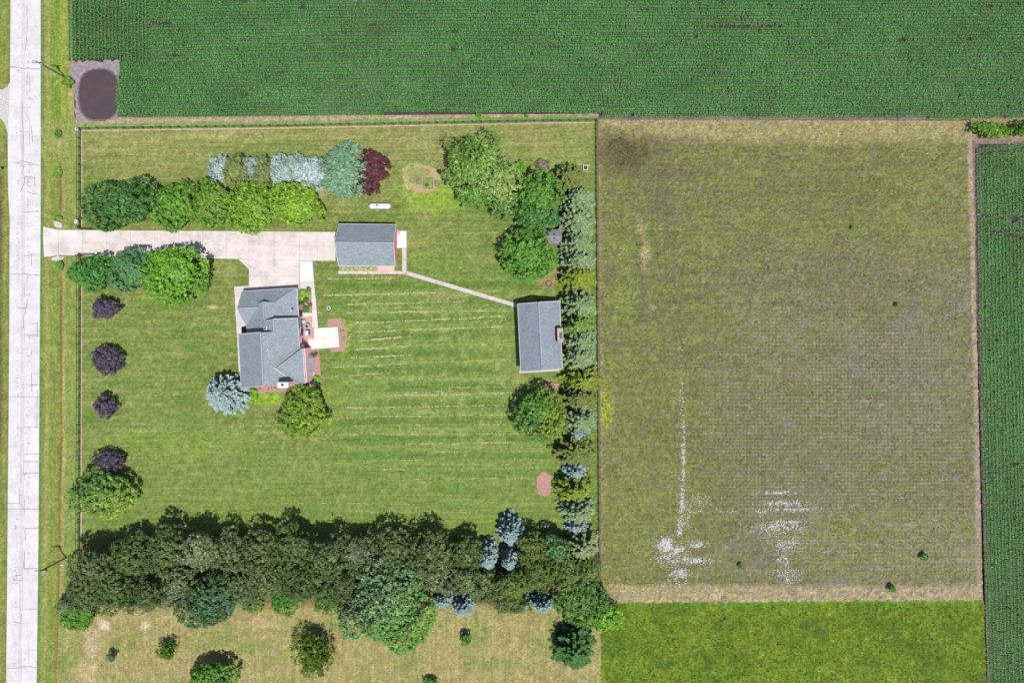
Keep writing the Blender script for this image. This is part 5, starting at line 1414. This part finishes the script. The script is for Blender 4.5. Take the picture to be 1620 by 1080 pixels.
# ------------------------------------------------------------------ terrace furniture
q = P(486.8, 515.8); r = thing('patio_table', (q[0], q[1], 0), 'round pale patio table with a dark bowl on the brick terrace', 'table')
MB().lathe((q[0], q[1], .70), [(.62, 0), (.64, .02), (.62, .045)], 24).build('table_top', M['grey_metal'], r)
MB().tube((q[0], q[1], .05), (q[0], q[1], .7), .05, .05, 8).build('leg', M['dark'], r); MB().lathe((q[0], q[1], .05), [(.3, 0), (.28, .03), (.05, .06)], 12).build('foot', M['dark'], r)
tag(MB().lathe((q[0] + .05, q[1] - .02, .745), [(.1, 0), (.26, .12), (.24, .13), (.08, .03)], 14).build('bowl', M['dark'], None), 'dark bowl in the middle of the round patio table', 'bowl')
def chair(px, py, rz, label, group):
    q = P(px, py); r = thing('patio_chair', (q[0], q[1], .05), label, 'chair', group)
    ca, sa = math.cos(rz), math.sin(rz)
    def t(x, y): return (q[0] + x * ca - y * sa, q[1] + x * sa + y * ca)
    MB().box((*t(0, 0), .46), (.52, .52, .06), rz).build('seat', M['white'], r)
    MB().box((*t(-.25, 0), .75), (.06, .52, .6), rz).build('backrest', M['white'], r)
    for s in (-1, 1):
        MB().box((*t(0, s * .27), .66), (.5, .05, .05), rz).build('armrest', M['white'], r)
        for x in (-.22, .22): MB().box((*t(x, s * .23), .24), (.05, .05, .42), rz).build('leg', M['white'], r)
chair(480.8, 516.8, 0.0, 'white patio chair between the house wall and the round table', 'patio chairs')
chair(482.5, 509, -1.2, 'white patio chair on the terrace north of the round table', 'patio chairs')
q = P(488, 526.5); r = thing('grill', (q[0], q[1], .05), 'white boxy grill with a black handle on the terrace', 'grill')
MB().box((q[0], q[1], .5), (.75, .95, .9)).build('body', M['grey_metal'], r)
MB().add([(q[0] - .38, q[1] - .48, .95), (q[0] + .38, q[1] - .48, .95), (q[0] + .38, q[1] + .48, .95), (q[0] - .38, q[1] + .48, .95), (q[0] - .28, q[1] - .45, 1.2), (q[0] + .2, q[1] - .45, 1.2), (q[0] + .2, q[1] + .45, 1.2), (q[0] - .28, q[1] + .45, 1.2)],
         [(4, 5, 6, 7), (0, 1, 5, 4), (1, 2, 6, 5), (2, 3, 7, 6), (3, 0, 4, 7)]).build('hood', M['white'], r)
MB().box((q[0] + .36, q[1], 1.1), (.1, .7, .06)).build('handle', M['dark'], r)
MB().box((q[0] + .48, q[1], .85), (.2, .95, .05)).build('side_shelf', M['dark'], r)
q = P(478.7, 497.2); r = thing('door_step', (q[0] + .6, q[1], .02), 'white concrete step at the side door of the house', 'step')
MB().box((q[0] + .6, q[1], .12), (1.0, .9, .2)).build('tread', M['white_conc'], r)
q = P(495, 606.5); r = thing('air_conditioner', (q[0], q[1], 0), 'white air conditioner box at the southeast corner of the house', 'air conditioner')
MB().box((q[0], q[1], .45), (1.2, .75, .9)).build('casing', M['white'], r); MB().lathe((q[0], q[1], .9), [(.3, 0), (.3, .03), (.05, .04)], 14).build('fan_grille', M['grey_metal'], r)
q = P(501.5, 604); r = thing('trellis', (q[0], q[1], 0), 'thin white trellis rail in the southeast corner bed', 'trellis')
a3 = Vector(P(496, 603)); b3 = Vector(P(507, 608)); m = (a3 + b3) / 2; an = math.atan2(b3.y - a3.y, b3.x - a3.x); LL = (b3 - a3).length
for z in (.4, .8): MB().box((m.x, m.y, z), (LL, .08, .06), an).build('rail', M['white'], r)
for k in range(4):
    p = a3.lerp(b3, k / 3); MB().box((p.x, p.y, .45), (.09, .09, .95)).build('post', M['white'], r)
q = P(497, 591); r = thing('garden_bench', (q[0], q[1], 0), 'grey bench in the bed beside the bay', 'bench')
MB().box((q[0], q[1], .45), (.5, 1.1, .06), -.3).build('seat', M['grey_metal'], r); MB().box((q[0] - .2, q[1] - .05, .75), (.06, 1.1, .4), -.3).build('backrest', M['grey_metal'], r)
for s in (-1, 1): MB().box((q[0] + s * .12, q[1] + s * .45, .21), (.4, .08, .44), -.3).build('leg', M['grey_metal'], r)
q = P(404.5, 617); r = thing('garden_statue', (q[0], q[1], 0), 'small pale garden statue at the west end of the south bed', 'statue')
MB().box((q[0], q[1], .12), (.4, .4, .3)).build('plinth', M['rock'], r)
MB().lathe((q[0], q[1], .27), [(.12, 0), (.16, .2), (.1, .42), (.13, .55), (.06, .66), (.1, .76), (.09, .86), (.02, .92)], 12).build('figure', M['rock'], r, True)

# ------------------------------------------------------------------ loose ground cover
def flecks(name, px, py, size, mat, label, cat, seed, asp=1.0, zz=.06, ang=None):
    rng = np.random.default_rng(seed); n = len(px)
    c = np.stack([(px - NX) * S, (NY - py) * S, np.full(n, zz) + rng.uniform(0, .05, n)], -1)
    a = rng.uniform(0, 6.28, n) if ang is None else rng.normal(ang, .5, n)
    L = size * rng.uniform(.6, 1.4, n)
    t = np.stack([np.cos(a), np.sin(a), rng.normal(0, .15, n)], -1); b = np.stack([-np.sin(a), np.cos(a), rng.normal(0, .2, n)], -1)
    V = quads(c, t, b, L, L * asp, L * .1, np.tile([0, 0, 1.0], (n, 1)))
    o = np_mesh(name, V.reshape(-1, 3), np.arange(n * 4).reshape(n, 4), mat)
    return tag(o, label, cat, kind='stuff')
def gauss(rng, n, cx, cy, sx, sy): return rng.normal(cx, sx, n), rng.normal(cy, sy, n)
rng = np.random.default_rng(77); XX = []; YY = []  # small white and dull pale quads scattered in patches over the pasture
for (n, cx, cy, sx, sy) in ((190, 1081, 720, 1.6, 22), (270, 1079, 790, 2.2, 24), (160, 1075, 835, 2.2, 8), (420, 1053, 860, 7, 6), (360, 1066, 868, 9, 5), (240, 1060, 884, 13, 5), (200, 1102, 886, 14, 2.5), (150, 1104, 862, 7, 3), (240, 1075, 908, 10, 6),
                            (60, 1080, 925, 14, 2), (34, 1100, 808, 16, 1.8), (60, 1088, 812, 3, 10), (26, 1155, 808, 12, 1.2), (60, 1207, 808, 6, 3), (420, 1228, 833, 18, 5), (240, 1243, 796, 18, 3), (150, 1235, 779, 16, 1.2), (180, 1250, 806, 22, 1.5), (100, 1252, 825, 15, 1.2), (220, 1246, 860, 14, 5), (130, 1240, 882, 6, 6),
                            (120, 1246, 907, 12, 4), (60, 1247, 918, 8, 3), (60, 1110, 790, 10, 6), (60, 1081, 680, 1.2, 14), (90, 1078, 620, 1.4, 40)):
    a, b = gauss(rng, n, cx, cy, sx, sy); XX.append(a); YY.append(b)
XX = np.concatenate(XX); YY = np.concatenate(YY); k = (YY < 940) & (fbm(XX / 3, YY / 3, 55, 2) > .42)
flecks('pale_flecks', np.concatenate([XX[k]] * 2) + rng.normal(0, 4.0, 2 * k.sum()), np.concatenate([YY[k]] * 2) + rng.normal(0, 1.6, 2 * k.sum()), .11, M['fleck_dull'], 'scatter of small pale flecks around the white patches in the pasture', 'flowers', 13, .8)
flecks('white_flecks', XX[k], YY[k], .17, M['fleck'], 'patches of white flecks in the pasture', 'flowers', 3)
# dry clippings lying in mown lines on the lawn
XX = []; YY = []
for (y0, y1, x0, x1, n) in ((467.5, 463, 512, 690, 300), (482, 476, 545, 735, 260), (495, 491, 548, 770, 280), (511, 500, 560, 800, 260), (525, 516, 562, 795, 240), (539, 532, 566, 650, 190), (553, 547, 560, 650, 130), (566, 561, 555, 650, 140), (580, 575, 530, 650, 130), (595, 588, 520, 650, 90),
                            (626, 621, 610, 815, 260), (622, 618, 640, 720, 60), (645, 641, 540, 815, 200), (660, 656, 540, 815, 150), (673, 671, 560, 815, 120), (687, 686, 480, 830, 200), (702, 699, 640, 870, 170), (715, 714, 640, 870, 130), (728, 727, 540, 880, 130), (742, 740, 600, 850, 100), (757, 756, 640, 850, 80), (795, 797, 420, 760, 90), (809, 810, 560, 760, 60), (823, 824, 640, 760, 50),
                            (612, 612, 690, 880, 60), (600, 597, 640, 860, 60), (510, 506, 740, 800, 40), (674, 672, 350, 470, 70), (685, 684, 370, 450, 50), (700, 699, 330, 470, 50), (660, 657, 380, 420, 20), (442, 440, 515, 620, 60)):
    n = int(n * 1.7); t = rng.uniform(0, 1, n); w = vn(t * 14, np.full(n, y0), 3)
    keep = rng.uniform(0, 1, n) < w * 1.3
    t = t[keep]; XX.append(x0 + (x1 - x0) * t); YY.append(y0 + (y1 - y0) * t + rng.normal(0, .6, len(t)) + (vn(t * 9, np.full(len(t), y1), 5) - .5) * 1.5)
for (n, cx, cy, sx, sy) in ((20, 612, 441, 4, 3), (14, 840, 470, 5, 3), (12, 503, 496, 4, 3), (16, 580, 480, 6, 2)):
    a, b = gauss(rng, n, cx, cy, sx, sy); XX.append(a); YY.append(b)
flecks('grass_clippings', np.concatenate(XX), np.concatenate(YY), .27, M['straw'], 'dry straw coloured clippings in mown lines on the lawn', 'clippings', 4, .45, .03, 0.0)
# dark weeds dotted over the lawn, tufts over the pasture and the meadow
def tufts(name, px, py, size, cols, label, cat, seed):
    rng = np.random.default_rng(seed); n = len(px); nb = 3
    c = np.stack([(px - NX) * S, (NY - py) * S, np.zeros(n)], -1)
    V = np.zeros((n, nb, 3, 3)); C = np.zeros((n, nb, 3, 3))
    ca = np.array([lin(hx(h)) / K for h in cols]); ci = rng.integers(0, len(cols), n)
    a0 = rng.uniform(0, 6.28, n); L = size * rng.uniform(.5, 1.4, n)
    for k in range(nb):
        a = a0 + k * 2.1 + rng.normal(0, .3, n); d = np.stack([np.cos(a), np.sin(a), np.zeros(n)], -1); s = np.stack([-np.sin(a), np.cos(a), np.zeros(n)], -1)
        V[:, k, 0] = c - s * (L * .35)[:, None]; V[:, k, 1] = c + s * (L * .35)[:, None]
        V[:, k, 2] = c + d * L[:, None] + np.stack([0 * L, 0 * L, L * rng.uniform(.3, .9, n)], -1)
        C[:, k] = (ca[ci] * rng.uniform(.75, 1.25, n)[:, None])[:, None, :]
    o = np_mesh(name, V.reshape(-1, 3), np.arange(n * nb * 3).reshape(-1, 3), M['leaf'], C.reshape(-1, 3))
    return tag(o, label, cat, kind='stuff')
X = rng.uniform(130, 940, 700); Y = rng.uniform(208, 830, 700)
k = fbm(X / 60, Y / 60, 99) > .5
tufts('lawn_weeds', X[k], Y[k], .22, ['#4f7a30', '#5a8535'], 'dark green weeds dotted over the lawn', 'weeds', 8)
X = rng.uniform(950, 1545, 30000); Y = rng.uniform(196, 948, 30000)
k = (fbm(X / 25, Y / 25, 98) + rng.normal(0, .12, len(X)) > .45) & (X < 1530 + (Y - 190) * .021) & (Y > 228) & (Y < 924)
tufts('pasture_tufts', X[k], Y[k], .2, ['#7d8a38', '#666f34', '#857f58', '#8f9444'], 'rough grass tufts scattered over the pasture', 'grass', 9)
X = rng.uniform(955, 1640, 9000); Y = rng.uniform(954, 1100, 9000); k = X < 1556 + (Y - 950) * .045
tufts('meadow_tufts', X[k], Y[k], .22, ['#64781f', '#546e1f', '#7c862c'], 'tall grass tufts in the bright meadow', 'grass', 10)
X = rng.uniform(1000, 1540, 60); Y = rng.uniform(954, 1100, 60)
tufts('meadow_weeds', X, Y, .4, ['#35642a', '#3f7030'], 'dark weed clumps in the bright meadow', 'weeds', 11)
